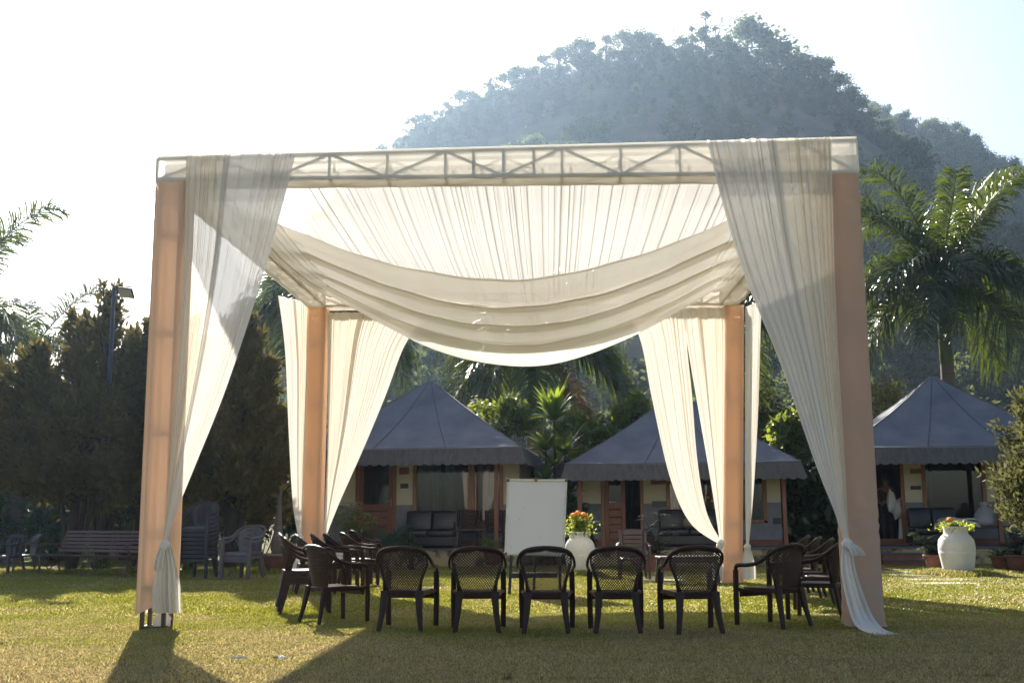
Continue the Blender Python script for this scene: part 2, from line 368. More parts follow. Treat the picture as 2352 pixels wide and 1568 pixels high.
n = len(P); g = points_obj('grass', P, [(0,0,random.choice((0,1,2,3))*math.pi/2 + random.uniform(-.3,.3)) for _ in P], RNG.uniform(.85,1.15,n), RNG.integers(0,4,n), GM)
gn_scatter(g, tiles); tag(g, 'short dry grass blades of the lawn near the canopy', 'grass', kind='stuff')
P = []
y = 13.9
while y < 27.0:
    hw = y*.5 + 1; x = -hw
    while x < hw: P.append((x + random.uniform(-.2,.2), y + random.uniform(-.2,.2), 0)); x += .85
    y += .85
n = len(P); g = points_obj('grass', P, [(0,0,random.uniform(0,6.28)) for _ in P], RNG.uniform(.85,1.15,n), RNG.integers(0,3,n), GM)
gn_scatter(g, far_tiles); tag(g, 'greener grass blades of the lawn behind the canopy', 'grass', kind='stuff')
P = []
for _ in range(90):
    x = random.uniform(-16, -3.3); P.append((x, 25.0 + random.gauss(0,.5) - .12*(x+10), 0))
for _ in range(26): a = random.uniform(0,6.28); P.append((8.75+math.cos(a)*.55, 21.9+math.sin(a)*.45, 0))
for _ in range(14): a = random.uniform(0,6.28); P.append((1.4+math.cos(a)*.5, 22.9+math.sin(a)*.4, 0))
n = len(P); g = points_obj('grass', P, [(0,0,random.uniform(0,6.28)) for _ in P], RNG.uniform(.7,1.2,n), RNG.integers(0,3,n), GM)
gn_scatter(g, lush); tag(g, 'long lush grass behind the bench and round the white vases', 'grass', kind='stuff')

# path slabs
pth = bpy.data.objects.new('path', None); COL.objects.link(pth); tag(pth, 'pale stepping stones leading to the cottage steps', None, kind='structure')
for px, py, dx, dy in ((2100,1334.5,1.1,.62),(2146,1345,1.05,.55),(2160,1353.5,1.1,.6),(2075,1326,1.0,.6),(1508,1331,.9,.5),(1512,1339,.9,.5)):
    p = G(px, py); mb = MB(); mb.grid(lambda u, v: (p.x+(u-.5)*dx*(1+.06*math.sin(9*v+px)), p.y+(v-.5)*dy*(1+.06*math.sin(7*u+px)), .028), 6, 4)
    k = len(mb.v); mb.grid(lambda u, v: (p.x+(u-.5)*dx*1.02, p.y-dy*.5, .028*(1-v)-.004), 6, 1)
    mb.build('stepping_stone', M['slab'], pth)

# ------------------------------------------------------------------ hills
def fbm(x, y, s, seed=0, o=5):
    r = np.random.default_rng(seed); v = 0*x; a = 1.0
    for k in range(o):
        for j in range(3):
            th = r.uniform(0, 6.28); ph = r.uniform(0, 6.28); f = 2**k / s * r.uniform(.7, 1.3)
            v = v + a/3*np.sin((x*np.cos(th)+y*np.sin(th))*f*6.28/2+ph)
        a *= .5
    return v
YC = 285.0
prof_px = [(180,1180),(330,1040),(470,860),(600,720),(700,600),(800,480),(905,375),(970,315),(1060,262),(1130,236),(1240,192),(1340,155),(1440,138),(1550,138),(1630,146),(1730,165),(1800,188),(1900,228),(1960,265),(2030,330),(2100,395),(2180,470),(2290,590),(2420,740),(2600,950),(2800,1150)]
PR = [A(px, py, YC) for px, py in prof_px]
prx = np.array([p.x for p in PR]); prz = np.maximum(np.array([p.z for p in PR]), 0)
def hill_z(x, y):
    c = x * YC / np.maximum(y, 60) * .35 + x * .65
    h = np.interp(c, prx, prz, left=0, right=0)
    s = np.clip((y - 95) / (YC - 95), 0, 1); s = s**1.15 * (1 - .12*np.sin(s*3.14)) 
    back = np.clip((y - YC) / 260, 0, 1)
    z = h * np.where(y > YC, 1 - back**1.5, s)
    return z + fbm(x, y, 60, 3) * 3.2 * np.clip(s*3, 0, 1) * np.clip(h/30, 0, 1) * np.where(np.abs(y-YC) < 40, .35, 1)
nx, ny = 180, 110
X, Y = np.meshgrid(np.linspace(-190, 320, nx), np.linspace(92, 560, ny)); Z = hill_z(X, Y) - .3
V = np.stack([X.ravel(), Y.ravel(), Z.ravel()], 1); i = np.arange(nx*ny).reshape(ny, nx)
F = np.stack([i[:-1,:-1].ravel(), i[:-1,1:].ravel(), i[1:,1:].ravel(), i[1:,:-1].ravel()], 1)
tag(np_obj('hill', V, F, M['hill_soil'], smooth=True), 'steep wooded hill rising behind the cottages', None, kind='structure')
YC2 = 470.0
pr2 = [A(px, py, YC2) for px, py in [(1700,420),(1880,300),(1960,262),(2040,300),(2110,345),(2180,400),(2250,450),(2352,520),(2500,640),(2700,800),(2900,1000),(3100,1170)]]
p2x = np.array([p.x for p in pr2]); p2z = np.array([p.z for p in pr2])
def hill2_z(x, y):
    h = np.interp(x, p2x, p2z, left=0, right=0)*.93; d = (y - YC2)/170
    return h*np.clip(1 - d*d*.9, 0, 1) + fbm(x, y, 70, 9)*4*np.clip(h/40, 0, 1)
X, Y = np.meshgrid(np.linspace(60, 480, 100), np.linspace(300, 640, 70)); Z = hill2_z(X, Y) - .5
V = np.stack([X.ravel(), Y.ravel(), Z.ravel()], 1); i = np.arange(7000).reshape(70, 100)
F = np.stack([i[:-1,:-1].ravel(), i[:-1,1:].ravel(), i[1:,1:].ravel(), i[1:,:-1].ravel()], 1)
tag(np_obj('hill', V, F, M['hill_soil'], smooth=True), 'hazier second hill slope farther off', None, kind='structure')

def leaf_cloud(centers, radii, per, size, seed, flat=.8):
    """leaf-sized quads spread through clumps: an uneven crown with gaps"""
    r = np.random.default_rng(seed); out = []
    for (c, rad) in zip(centers, radii):
        n = int(per * rad**2); d = r.normal(size=(n, 3)); d /= np.linalg.norm(d, axis=1)[:, None]
        out.append(np.asarray(c) + d * (rad * np.abs(r.normal(.72, .42, n)))[:, None] * np.array([1, 1, flat]))
    P = np.concatenate(out); n = len(P); nrm = r.normal(size=(n, 3)) + np.array([0, 0, .5]); nrm /= np.linalg.norm(nrm, axis=1)[:, None]
    t = np.cross(nrm, r.normal(size=(n, 3))); t /= np.linalg.norm(t, axis=1)[:, None]; b = np.cross(nrm, t)
    s = size * r.uniform(.6, 1.4, n)[:, None]
    V = np.stack([P - t*s*.5, P + b*s*.32, P + t*s*.5, P - b*s*.32], 1).reshape(-1, 3)
    return V, np.arange(4*n).reshape(n, 4)
def hill_tree_meshes(seed, H, W, shape):
    r = random.Random(seed); cs = []; rs = []
    k = 20 if shape != 'tall' else 18
    for _ in range(k):
        t = r.uniform(.14, 1.0) if shape != 'tall' else r.uniform(.25, 1)
        wd = W*.5*(math.sin(min(1, max(0, (t+.05)/.95))*math.pi*.86+.2) if shape != 'tall' else (1.15-t)*.9)
        a = r.uniform(0, 6.28); q = r.uniform(.3, 1)*wd; cs.append((math.cos(a)*q, math.sin(a)*q, t*H*.93)); rs.append(W*r.uniform(.13, .24))
    V, F = leaf_cloud(cs, rs, 55 if shape != 'tall' else 70, .52, seed)
    tr = MB(); tr.tube([(0,0,-.6),(W*.02,0,H*.35),(-W*.02,W*.02,H*.85)], [.028*H,.02*H,.006*H], 5)
    for c in cs[:7]: tr.tube([(0,0,c[2]*.55),(c[0]*.6,c[1]*.6,c[2]*.85),c], [.009*H,.006*H,.003*H], 4, False)
    return V, F, tr
protos = []
for kx, (H, W, sh) in enumerate([(8.5,6.5,'round'),(7.2,6.8,'round'),(9.5,6,'round'),(11,4.6,'tall'),(6,5.5,'round')]):
    V, F, tr = hill_tree_meshes(100+kx, H, W, sh)
    root = thing('hill_tree', 'x', 'tree'); np_obj('crown', V, F, M['hill_leaf'], root); tr.build('trunk', M['hill_bark'], root); protos.append(root)
# bare winter tree
bare = thing('bare_tree', 'x', 'tree'); mb = MB(); rr = random.Random(5)
def branch(p, d, L, r0, depth):
    q = p + d*L; mb.tube([p, p + d*L*.5 + Vector((rr.gauss(0,.05)*L, rr.gauss(0,.05)*L, 0)), q], [r0, r0*.8, r0*.6], 4, False)
    if depth:
        for _ in range(3):
            nd = (d + Vector((rr.gauss(0,.5), rr.gauss(0,.5), rr.uniform(-.1,.5)))).normalized(); branch(q, nd, L*rr.uniform(.55,.85), r0*.6, depth-1)
branch(Vector((0,0,-.5)), Vector((0,0,1)), 3.2, .17, 5); mb.build('trunk', M['hill_bark'], bare)

# individual trees that stand out along the skyline
def crest_tree(proto, px, py, H, h0, label, group=None, Y=None, dy=0):
    """py = crown top in the photograph"""
    top = A(px, py, Y or YC); yy = top.y + dy; z = float(hill_z(np.array([top.x]), np.array([yy]))[0]) if (Y or YC) < 400 else float(hill2_z(np.array([top.x]), np.array([yy]))[0])
    z = min(z, top.z - 2) if (top.z - z) < 3 else z
    s = max(.55, min(2.2, (top.z - z) / H)); return dup(proto, (top.x, yy, z), random.uniform(0, 6.28), label, group, (s*(1.3 if proto is not bare and proto is not protos[3] else 1.15),)*2 + (s,))
crest_tree(protos[3], 1628, 28, 11, 0, 'tallest narrow tree on the hilltop skyline, beside a thin one')
crest_tree(protos[3], 1652, 62, 11, 0, 'slim tree just right of the tallest hilltop tree')
crest_tree(protos[3], 1598, 62, 11, 0, 'shorter tree just left of the tallest hilltop tree')
crest_tree(protos[0], 1722, 48, 8.5, 0, 'big round-crowned tree standing clear on the hilltop skyline')
crest_tree(protos[4], 1762, 72, 6, 0, 'small leafy tree leaning out beside the big round hilltop tree')
crest_tree(bare, 1545, 60, 10, 0, 'leafless pale tree on the hill crest left of the tall trees')
b2 = crest_tree(bare, 1652, 35, 10, 0, 'bare twiggy treetop behind the slim hilltop tree')
crest_tree(protos[2], 2100, 330, 9.5, 0, 'large dark tree on the right shoulder of the hill', Y=240)
crest_tree(protos[0], 2145, 300, 8.5, 0, 'spreading tree on the skyline of the farther hill slope', Y=470)
gi = 0
for px, py, k in [(925,310,0),(962,262,4),(985,258,1),(1030,232,2),(1062,205,0),(1090,206,1),(1135,178,3),(1165,168,4),(1195,152,0),(1225,158,1),(1252,128,2),(1290,110,0),(1335,92,1),(1362,98,4),(1400,84,2),(1440,72,0),(1470,76,1),(1500,80,4),(1520,92,2),(1575,90,4),(1680,100,4),(1700,108,1),(1790,112,0),(1815,116,3),(1845,128,1),(1880,140,4),(1905,146,2),(1935,178,0),(1960,205,1),(1985,235,0),(2010,262,4),(2040,285,2),(2065,315,0),(880,330,1),(850,360,0),(820,390,2),(780,430,1),(735,480,0),(690,540,2),(650,600,1),(620,640,0),(590,680,4),(540,760,1)]:
    crest_tree(protos[k], px, py, [8.5,7.2,9.5,11,6][k], 0, *(('pale hazy tree among many on the left slope of the hill skyline', 'trees on the left skyline of the hill') if px < 1250 else ('leafy tree among many along the rounded top of the hill', 'trees along the hilltop') if px < 1780 else ('darker tree among many on the right slope of the hill skyline', 'trees on the right skyline of the hill')))
for px, py, k in [(2000,258,4),(2045,268,0),(2080,292,1),(2110,315,4),(2175,345,2),(2200,362,0),(2230,392,1),(2262,420,0),(2290,440,4),(2320,452,2),(2345,470,1)]:
    crest_tree(protos[k], px, py, [8.5,7.2,9.5,11,6][k], 0, 'pale hazy tree along the crest of the farther hill slope', 'trees along the farther crest', Y=470)
for p in protos + [bare]:
    for c in list(p.children): pass
# the wood on the slopes, one mass
cr = [loose('slope_tree', np.array([v.co for v in p.children[0].data.vertices]), np.array([list(f.vertices) for f in p.children[0].data.polygons]), M['hill_leaf']) for p in protos]
P = []; rot = []; size = []; pick = []
while len(P) < 2300:
    x = random.uniform(-130, 260); y = random.uniform(100, 300); z = float(hill_z(np.array([x]), np.array([y]))[0])
    if z < 1.5: continue
    if fbm(np.array([x]), np.array([y]), 45, 21)[0] < -.45 and y < 272: continue
    P.append((x, y, z-.8)); rot.append((0, 0, random.uniform(0, 6.28))); size.append(random.uniform(.45, 1.25 if y < 245 else .7)**1.2); pick.append(random.choice((0,1,2,2,4)))
for _ in range(520):
    px = random.uniform(560, 2500); q = A(px, 300, YC); yy = YC + random.uniform(-14, 10); z = float(hill_z(np.array([q.x]), np.array([yy]))[0])
    if z > 3: P.append((q.x, yy, z-.8)); rot.append((0,0,random.uniform(0,6.28))); size.append(random.uniform(.35,.72)); pick.append(random.choice((0,1,2,4)))
for _ in range(1700):
    x = random.uniform(70, 420); y = random.uniform(340, 485); z = float(hill2_z(np.array([x]), np.array([y]))[0])
    if z > 2: P.append((x, y, z-.8)); rot.append((0,0,random.uniform(0,6.28))); size.append(random.uniform(.8,1.5)); pick.append(random.choice((0,1,2,4)))
fo = points_obj('forest', P, rot, size, pick, M['hill_leaf']); gn_scatter(fo, cr); tag(fo, 'mass of scrubby trees covering the hazy hill slopes', 'wood', kind='stuff')
for p in protos + [bare]:       # prototypes themselves are only sources
    for c in list(p.children): bpy.data.objects.remove(c)
    bpy.data.objects.remove(p)
# ------------------------------------------------------------------ haze
hz, ht, hout = newmat('haze'); pv = N(ht, 'ShaderNodeVolumePrincipled'); pv.inputs['Color'].default_value = (.55,.75,1,1)
pv.inputs['Density'].default_value = .00024; pv.inputs['Anisotropy'].default_value = .68; ht.links.new(pv.outputs[0], hout.inputs['Volume'])
mb = MB(); mb.bbox(-420, 500, -42, 660, -1.0, 205); tag(mb.build('haze', hz), 'pale morning haze in the valley air', None, kind='stuff')

# ------------------------------------------------------------------ canopy
CY = -0.0332; CO = Vector((-4.0, 11.943, 0)); AX = Vector((math.cos(CY), math.sin(CY), 0)); AY = Vector((-math.sin(CY), math.cos(CY), 0))
CW, CD, CS = 7.834, 8.178, .34
def C(a, b, z): return CO + AX*a + AY*b + Vector((0, 0, z))
def ztop(a, b): f = a/CW; g = b/CD; return (5.22 + .08*f)*(1-g) + (5.33 - .02*f)*g
def zbot(a, b): f = a/CW; g = b/CD; return (4.92 - .04*f)*(1-g) + (4.99 - .06*f)*g
can = thing('event_canopy', 'large square event canopy with white draped roof and peach cloth posts on the lawn', 'canopy', CO)
def wr(a, s): return math.sin(a*1.7+s)*.5 + math.sin(a*4.1+s*2.3)*.3 + math.sin(a*9.3+s*1.1)*.2
posts = dict(FL=(0,0,0,0), FR=(CW-CS,0,0,0), BL=(0,CD-CS,-.03,0), BR=(CW-CS,CD-CS,-.11,.10))
def post(key, label):
    a0, b0, db, dt = posts[key]; zt = zbot(a0+CS/2, b0+CS/2)
    root = bpy.data.objects.new('post', None); COL.objects.link(root); root.parent = can; root['label'] = label
    mb = MB(); n = 10; m = 90; z0 = {'FL':.22,'FR':.03,'BL':.03,'BR':.03}[key]; seed = len(key)*3 + ord(key[1]) + ord(key[0])
    ring = [(k/n, 0) for k in range(n)] + [(1, k/n) for k in range(n)] + [(1-k/n, 1) for k in range(n)] + [(0, 1-k/n) for k in range(n)]
    vs = []
    for j in range(m+1):
        t = j/m; zz = z0 + (zt - z0)*t; off = db + (dt-db)*t
        for i, (u, v) in enumerate(ring):
            e = min(abs(u-.5), abs(v-.5)); mid = 1 - 2*min(.5, max(abs(u-.5) if v in (0,1) else 0, abs(v-.5) if u in (0,1) else 0))
            gather = math.exp(-((1-t)*zt/.45)) + 1.2*math.exp(-(t*zt/.14)) + (.9*math.exp(-((zz-1.05)/.22)**2) if key == 'FR' else 0)
            bow = .004*mid*math.sin(t*math.pi) + .007*wr(zz*2.2 + u*3 + v*2.5, seed)*mid + .004*math.sin(zz*9 + 6*u + 5*v + seed)*mid
            wrk = .02*gather*math.sin(zz*55 + 5*u - 4*v + 2*math.sin(zz*13))*(.3+.7*mid) + (.02*math.exp(-(t*zt/.10)) if key != 'FL' else 0)
            o = bow + wrk
            uu = u + (o/CS if u == 1 else -o/CS if u == 0 else 0); vv = v + (o/CS if v == 1 else -o/CS if v == 0 else 0)
            z2 = zz + (0 if j else (.07*(.5-u) + (.0 if v == 0 else -.02))) if key == 'FL' and j < 6 else zz
            if key == 'FL' and j < 6: z2 = zz + .16*(u-.35)*(1-j/6)
            vs.append(C(a0 + off + uu*CS, b0 + vv*CS, z2))
    K = len(ring); mb.add(vs, [(j*K+i, j*K+(i+1)%K, (j+1)*K+(i+1)%K, (j+1)*K+i) for j in range(m) for i in range(K)])
    mb.build('cover', M['peach_thin' if key == 'FL' else 'peach'], root, True, CO)
    ins = .055
    for (u, v) in ((0,0),(1,0),(1,1),(0,1)):
        pa = a0 + ins + u*(CS-2*ins); pb = b0 + ins + v*(CS-2*ins)
        MB().bar(C(pa+db, pb, 0), C(pa+dt, pb, zt), .04).build('leg', M['truss'], root, off=CO)
    zs = [.03, .45, 1.02] + [1.55 + .55*k for k in range(6)]
    for k, z in enumerate(zs):
        if z > zt or (k > 2 and k % 2): continue
        r = MB(); q = ins
        hgt = .075 if abs(z-.45) < .01 else .035
        for (p, s) in (((0,0),(1,0)),((1,0),(1,1)),((1,1),(0,1)),((0,1),(0,0))):
            o = db + (dt-db)*z/zt
            P0 = C(a0+o+ins+p[0]*(CS-2*ins), b0+ins+p[1]*(CS-2*ins), z); P1 = C(a0+o+ins+s[0]*(CS-2*ins), b0+ins+s[1]*(CS-2*ins), z)
            r.bar(P0, P1, .03, hgt)
        if k > 2 and z + .55 < zt:
            r.bar(C(a0+ins, b0+ins, z), C(a0+CS-ins, b0+ins, z+.55) if k % 2 else C(a0+ins, b0+ins, z+.55), .022)
            r.bar(C(a0+CS-ins, b0+ins, z), C(a0+CS-ins, b0+CS-ins, z+.55), .022)
        r.build('rail', M['truss'], root, off=CO)
    return root
post('FL', 'near left post with its cover hitched up off the metal feet'); post('FR', 'near right post fully covered in peach cloth')
post('BL', 'far left peach post'); post('BR', 'far right peach post')

def beam(c0, c1, inward, label, wide=True):
    """box of sheer cloth round a lattice girder, running from corner c0 to c1 (canopy coordinates of its outer edge)"""
    root = bpy.data.objects.new('beam', None); COL.objects.link(root); root.parent = can; root['label'] = label
    a0, b0 = c0; a1, b1 = c1; ia, ib = inward
    L = math.hypot(a1-a0, b1-b0)
    def pt(t, i, top, ins=0.0):
        a = a0 + (a1-a0)*t + ia*(ins + i*(CS-2*ins)); b = b0 + (b1-b0)*t + ib*(ins + i*(CS-2*ins))
        z = (ztop(a, b) - ins) if top else (zbot(a, b) + ins); return C(a, b, z)
    n = int(L*12)
    for nm, f in (('outer_cloth', lambda u, v: pt(u, 0, False).lerp(pt(u, 0, True), v)), ('inner_cloth', lambda u, v: pt(u, 1, False).lerp(pt(u, 1, True), v)), ('under_cloth', lambda u, v: pt(u, v, False)), ('top_cloth', lambda u, v: pt(u, v, True))):
        if nm == 'top_cloth':
            continue
        nrm = (pt(0,1,True) - pt(0,0,True)).normalized()
        mb = MB()
        def F(u, v, f=f, nm=nm):
            p = f(u, v); k = .008*wr(u*L*2.3, len(nm)+L)*math.sin(v*3.14) + .005*math.sin(u*L*11 + v*5)
            return p + (Vector((0,0,1)) if nm == 'under_cloth' else nrm)*k
        mb.grid(F, n, 4); mb.build(nm, M['sleeve'], root, True, CO)
    # rolled hem on top of the cloth
    MB().grid(lambda u, v: pt(u, v*.999, True) + Vector((0,0,.004+.012*math.sin(v*3.14))), n, 3).build('top_cloth', M['sleeve'], root, True, CO)
    for i in (0, 1):
        for top in (True, False):
            MB().bar(pt(0, i, top, .03), pt(1, i, top, .03), .034).build('chord', M['truss_pale'], root, off=CO)
    k = 2*max(1, int(round(L/1.32))); ts = [j/k for j in range(k+1)]
    extra = [.5-.043, .5+.043] if wide else []
    for i in (0, 1):
        for j, t in enumerate(ts):
            th = .03 if abs(t-.5) > .01 else .085
            MB().bar(pt(t, i, False, .03), pt(t, i, True, .03), th, .03, up=(1,0,0)).build('strut', M['truss_pale'], root, off=CO)
        for t in extra: MB().bar(pt(t, i, False, .03), pt(t, i, True, .03), .04, .03, up=(1,0,0)).build('strut', M['truss_pale'], root, off=CO)
        for j in range(k):
            up = (j + i) % 2 == 0
            MB().bar(pt(ts[j], i, not up, .03), pt(ts[j+1], i, up, .03), .026).build('brace', M['truss_pale'], root, off=CO)
    for j in range(k+1):
        MB().bar(pt(ts[j], 0, False, .03), pt(ts[j], 1, False, .03), .028).build('strut', M['truss_pale'], root, off=CO)
        if j < k: MB().bar(pt(ts[j], j % 2, False, .035), pt(ts[j+1], (j+1) % 2, False, .035), .022).build('brace', M['truss_pale'], root, off=CO)
    return root
beam((0,0),(CW,0),(0,1), 'front beam, lattice showing through sheer cloth')
beam((0,CS+.005),(0,CD-CS-.005),(1,0), 'left side beam', False)
beam((CW,CS+.005),(CW,CD-CS-.005),(-1,0), 'right side beam', False)
beam((0,CD),(CW,CD),(0,-1), 'back beam')

def folds(n, seed, lo=.5, hi=1.6, q=.30):
    """uneven pleats: mostly flat cloth doubled back on itself in narrow folds; returns fold(u) -> (shift along, shift across, width)"""
    r = random.Random(seed); ws = [math.exp(r.gauss(0, .62)) for _ in range(n)]; s = sum(ws); ed = [0]
    for w_ in ws: ed.append(ed[-1] + w_/s)
    qs = [r.uniform(.5, 1.0)*q/n for _ in range(n)]; amp = [r.uniform(.45, 1) for _ in range(n)]
    def f(u):
        u = min(.99999, max(0, u)); j = 0
        while ed[j+1] < u: j += 1
        wd = ed[j+1]-ed[j]; t = (u - ed[j])/wd; qq = min(qs[j]/wd, .9); s_ = (t-.5)/qq + .5
        if 0 < s_ < 1: return -math.sin(2*math.pi*s_)*qq*wd*.42*amp[j], math.sin(math.pi*s_)**2*math.cos(2*math.pi*s_)*amp[j]*1.2, qq*wd
        d = (abs(t-.5)-qq/2)/(.5-qq/2+1e-6); return 0.0, .35*amp[j]*math.sin(d*math.pi/2)**2, qq*wd
    return f
# pleated ceiling
fo_ = folds(52, 3, .35, 1.8, .62)
mb = MB(); ins = CS + .01
def ceil_pt(u, v):
    du, dz, wd = fo_(u); a = ins + (u + du*1.3)*(CW-2*ins); b = ins + v*(CD-2*ins)
    z = 5.12 + .06*v - .22*math.sin(v*math.pi)*(.8+.2*math.sin(u*23)) + .022*dz + .01*wr(a*3+b*.8, 2)
    return C(a, b, z)
mb.grid(ceil_pt, 52*16, 14); mb.build('pleated_ceiling', M['ceiling'], can, True, CO)
# swags hung from side beam to side beam, each lower than the one before
def swag(b0, b1, zc0, zc1, zs0, zs1, seed, skew=0.0):
    mb = MB()
    def F(u, v):
        a = CS + .012 + u*(CW-2*CS-.024); s = (1 - (2*u-1)**2); s = .72*s + .28*s*s
        b = b0 + (b1-b0)*v + skew*(u-.5) - .25*s*(v-.5)*.3
        ze = zs0 + (zs1-zs0)*v; zc = zc0 + (zc1-zc0)*v
        edge = (1-s)
        z = ze + (zc - ze)*s - .07*math.sin(v*math.pi)*s + .028*edge*math.sin(v*16+seed) + .010*math.sin(u*21+v*6+seed)*s + .006*math.sin(u*57+seed*2)*math.exp(-v*8)
        return C(a, b, z)
    mb.grid(F, 90, 16)
    # turned hem along the near edge
    mb.grid(lambda u, v: F(u, .05*v) + Vector((0, -.006, -.010+.006*v)), 90, 2)
    return mb.build('swag', M['swag'], can, True, CO)
def zc(px, py, b): return A(px, py, C(CW/2, b, 0).y).z
bb = [(1.9,3.95),(3.35,5.4),(4.75,6.75),(6.1,7.75)]
zz = [(zc(1010,637,1.9), zc(1010,728,3.95)),(zc(1060,703,3.35), zc(1080,772,5.4)),(zc(1120,746,4.75), zc(1150,818,6.75)),(zc(1190,790,6.1), zc(1225,842,7.75))]
zz = [list(q) for q in zz]
for k in (2, 1, 0):      # each swag's far edge rests just above the next one
    f = (bb[k][1]-bb[k+1][0])/(bb[k+1][1]-bb[k+1][0]); zz[k][1] = zz[k+1][0] + (zz[k+1][1]-zz[k+1][0])*f + .09
for k, ((b0, b1), (z0, z1)) in enumerate(zip(bb, zz)):
    swag(b0, b1, z0, z1, 5.20, 5.22, k*1.9, -.35 if k < 3 else -.1)

# ------------------------------------------------------------------ curtains
def poly(pts):
    """smooth interpolation through points by arc length"""
    P = [Vector(p) for p in pts]; d = [0]
    for i in range(1, len(P)): d.append(d[-1] + (P[i]-P[i-1]).length)
    d = [x/d[-1] for x in d]
    def f(t):
        j = 0
        while j < len(P)-2 and d[j+1] < t: j += 1
        s = (t-d[j])/(d[j+1]-d[j]); p0 = P[max(j-1,0)]; p1 = P[j]; p2 = P[j+1]; p3 = P[min(j+2,len(P)-1)]
        return .5*((2*p1)+(p2-p0)*s+(2*p0-5*p1+4*p2-p3)*s*s+(3*p1-p0-3*p2+p3)*s**3)
    return f
def sheet(Lp, Rp, n, seed, depth=.05, m=46, u0=0, u1=1, nrm=(0,-1,0), over=1.3, hem=0):
    Lf, Rf = poly(Lp), poly(Rp); fd = folds(n, seed, .35, 1.9, .42); nv = Vector(nrm); mb = MB()
    def F(u, v):
        u_ = u0 + (u1-u0)*u; l, r = Lf(v), Rf(v); du, dz, wd = fd(u); W = (r-l).length
        p = l.lerp(r, u_ + du*over*(u1-u0))
        return p + nv*(dz*min(depth, W*wd*(u1-u0)*1.2) + .02*math.sin(v*7+u*9+seed)*(1-v))
    mb.grid(F, n*22, m); return mb
def knot(p, r, seed, path=None, mat='curtain', parent=None, off=None):
    mb = MB(); rr = random.Random(seed)
    mb.lathe([(.3*r,-r),(.8*r,-.75*r),(1.05*r,-.1*r),(.9*r,.5*r),(.45*r,.95*r),(.2*r,1.15*r)], 14, p, lambda a, z: .12*math.sin(5*a+z*30))
    return mb.build('knot', M[mat], parent, True, off)
def tail(path, w0, w1, seed, nf=5, depth=.05, m=26, side=(1,0,0), nrm=(0,-1,0)):
    f = poly(path); s = Vector(side); fd = folds(nf, seed, .6, 1.4, .7); nv = Vector(nrm); mb = MB()
    def F(u, v):
        du, dz, wd = fd(u); W = w0 + (w1-w0)*min(1, v*1.6)**.8; return f(v) + s*((u-.5+du)*W) + nv*(dz*depth*(.4+.6*v))
    return mb.grid(F, nf*14, m)
YF = 11.80        # just in front of the front beam
def fr(px, py, d=0.0): # a point on the vertical plane just in front of the front beam
    n = Vector((-math.sin(CY), math.cos(CY), 0)); return on_plane(px, py, CO + AY*(-.06-d), n)
c = thing('tied_curtain', 'sheer cream and white curtain tied back to the near left post', 'curtain', fr(372,1240), 0, 'curtains tied back on the canopy posts')
o = c.location
lft = [fr(432,347), fr(424,600), fr(400,900), fr(383,1100), fr(368,1238)]
rgt = [fr(684,346), fr(648,480), fr(596,660), fr(520,880), fr(445,1060), fr(403,1160), fr(376,1240)]
mid1 = .42
midc = [poly(lft)(t/8).lerp(poly(rgt)(t/8), mid1) for t in range(9)]
midc2 = [poly(lft)(t/8).lerp(poly(rgt)(t/8), mid1-.06) + Vector((0,-.03,0)) for t in range(9)]
sheet(lft, midc, 8, 5, .05).build('cream_panel', M['sheer_cream'], c, True, o)
sheet(midc2, rgt, 7, 8, .05).build('white_panel', M['sheer'], c, True, o)
knot(fr(374,1243,.03), .055, 3, None, 'curtain', c, o)
tail([fr(374,1240,.04), fr(377,1290,.05), fr(376,1340,.05), fr(377,1398,.04)], .10, .30, 4, 6).build('tail', M['curtain'], c, True, o)
tail([fr(374,1240,.05), fr(362,1265,.08), fr(356,1300,.08)], .05, .10, 9, 3, .03).build('tail', M['curtain'], c, True, o)
# gathered bundle of cloth lying inside the hitched-up post
mb = MB(); rr = random.Random(4)
p0 = C(.22, .2, .12)
mb.lathe([(.02,-.12),(.08,-.115),(.095,-.06),(.08,0),(.05,.05),(.02,.08)], 18, p0, lambda a, z: .22*math.sin(4*a+z*40)+.1*math.sin(9*a-z*60))
mb.build('bundle', M['curtain'], c, True, o)

c = thing('tied_curtain', 'sheer white and yellow curtain tied back to the near right post', 'curtain', fr(1940,1256), 0, 'curtains tied back on the canopy posts')
o = c.location
lft = [fr(1628,328), fr(1662,470), fr(1712,640), fr(1790,840), fr(1868,1070), fr(1912,1185), fr(1934,1256)]
rgt = [fr(1913,325), fr(1917,560), fr(1924,800), fr(1937,1080), fr(1945,1256)]
m1 = [poly(lft)(t/8).lerp(poly(rgt)(t/8), .56) + Vector((0,-.02,0)) for t in range(9)]
m0 = [poly(lft)(t/8).lerp(poly(rgt)(t/8), .50) for t in range(9)]
sheet(lft, m1, 6, 15, .05).build('white_panel', M['sheer'], c, True, o)
sheet(m0, rgt, 8, 18, .05).build('cream_panel', M['sheer_cream'], c, True, o)
knot(fr(1941,1260,.05), .06, 7, None, 'curtain', c, o)
tail([fr(1941,1258,.06), fr(1941,1310,.09), fr(1954,1370,.10), fr(1972,1425,.12), G(1995,1466)+Vector((0,0,.05)), G(2034,1474)+Vector((0,0,.03))], .10, .24, 14, 5).build('tail', M['curtain'], c, True, o)
tail([fr(1943,1256,.10), fr(1958,1268,.14), fr(1966,1285,.14)], .08, .14, 19, 3, .05).build('tail', M['curtain'], c, True, o)

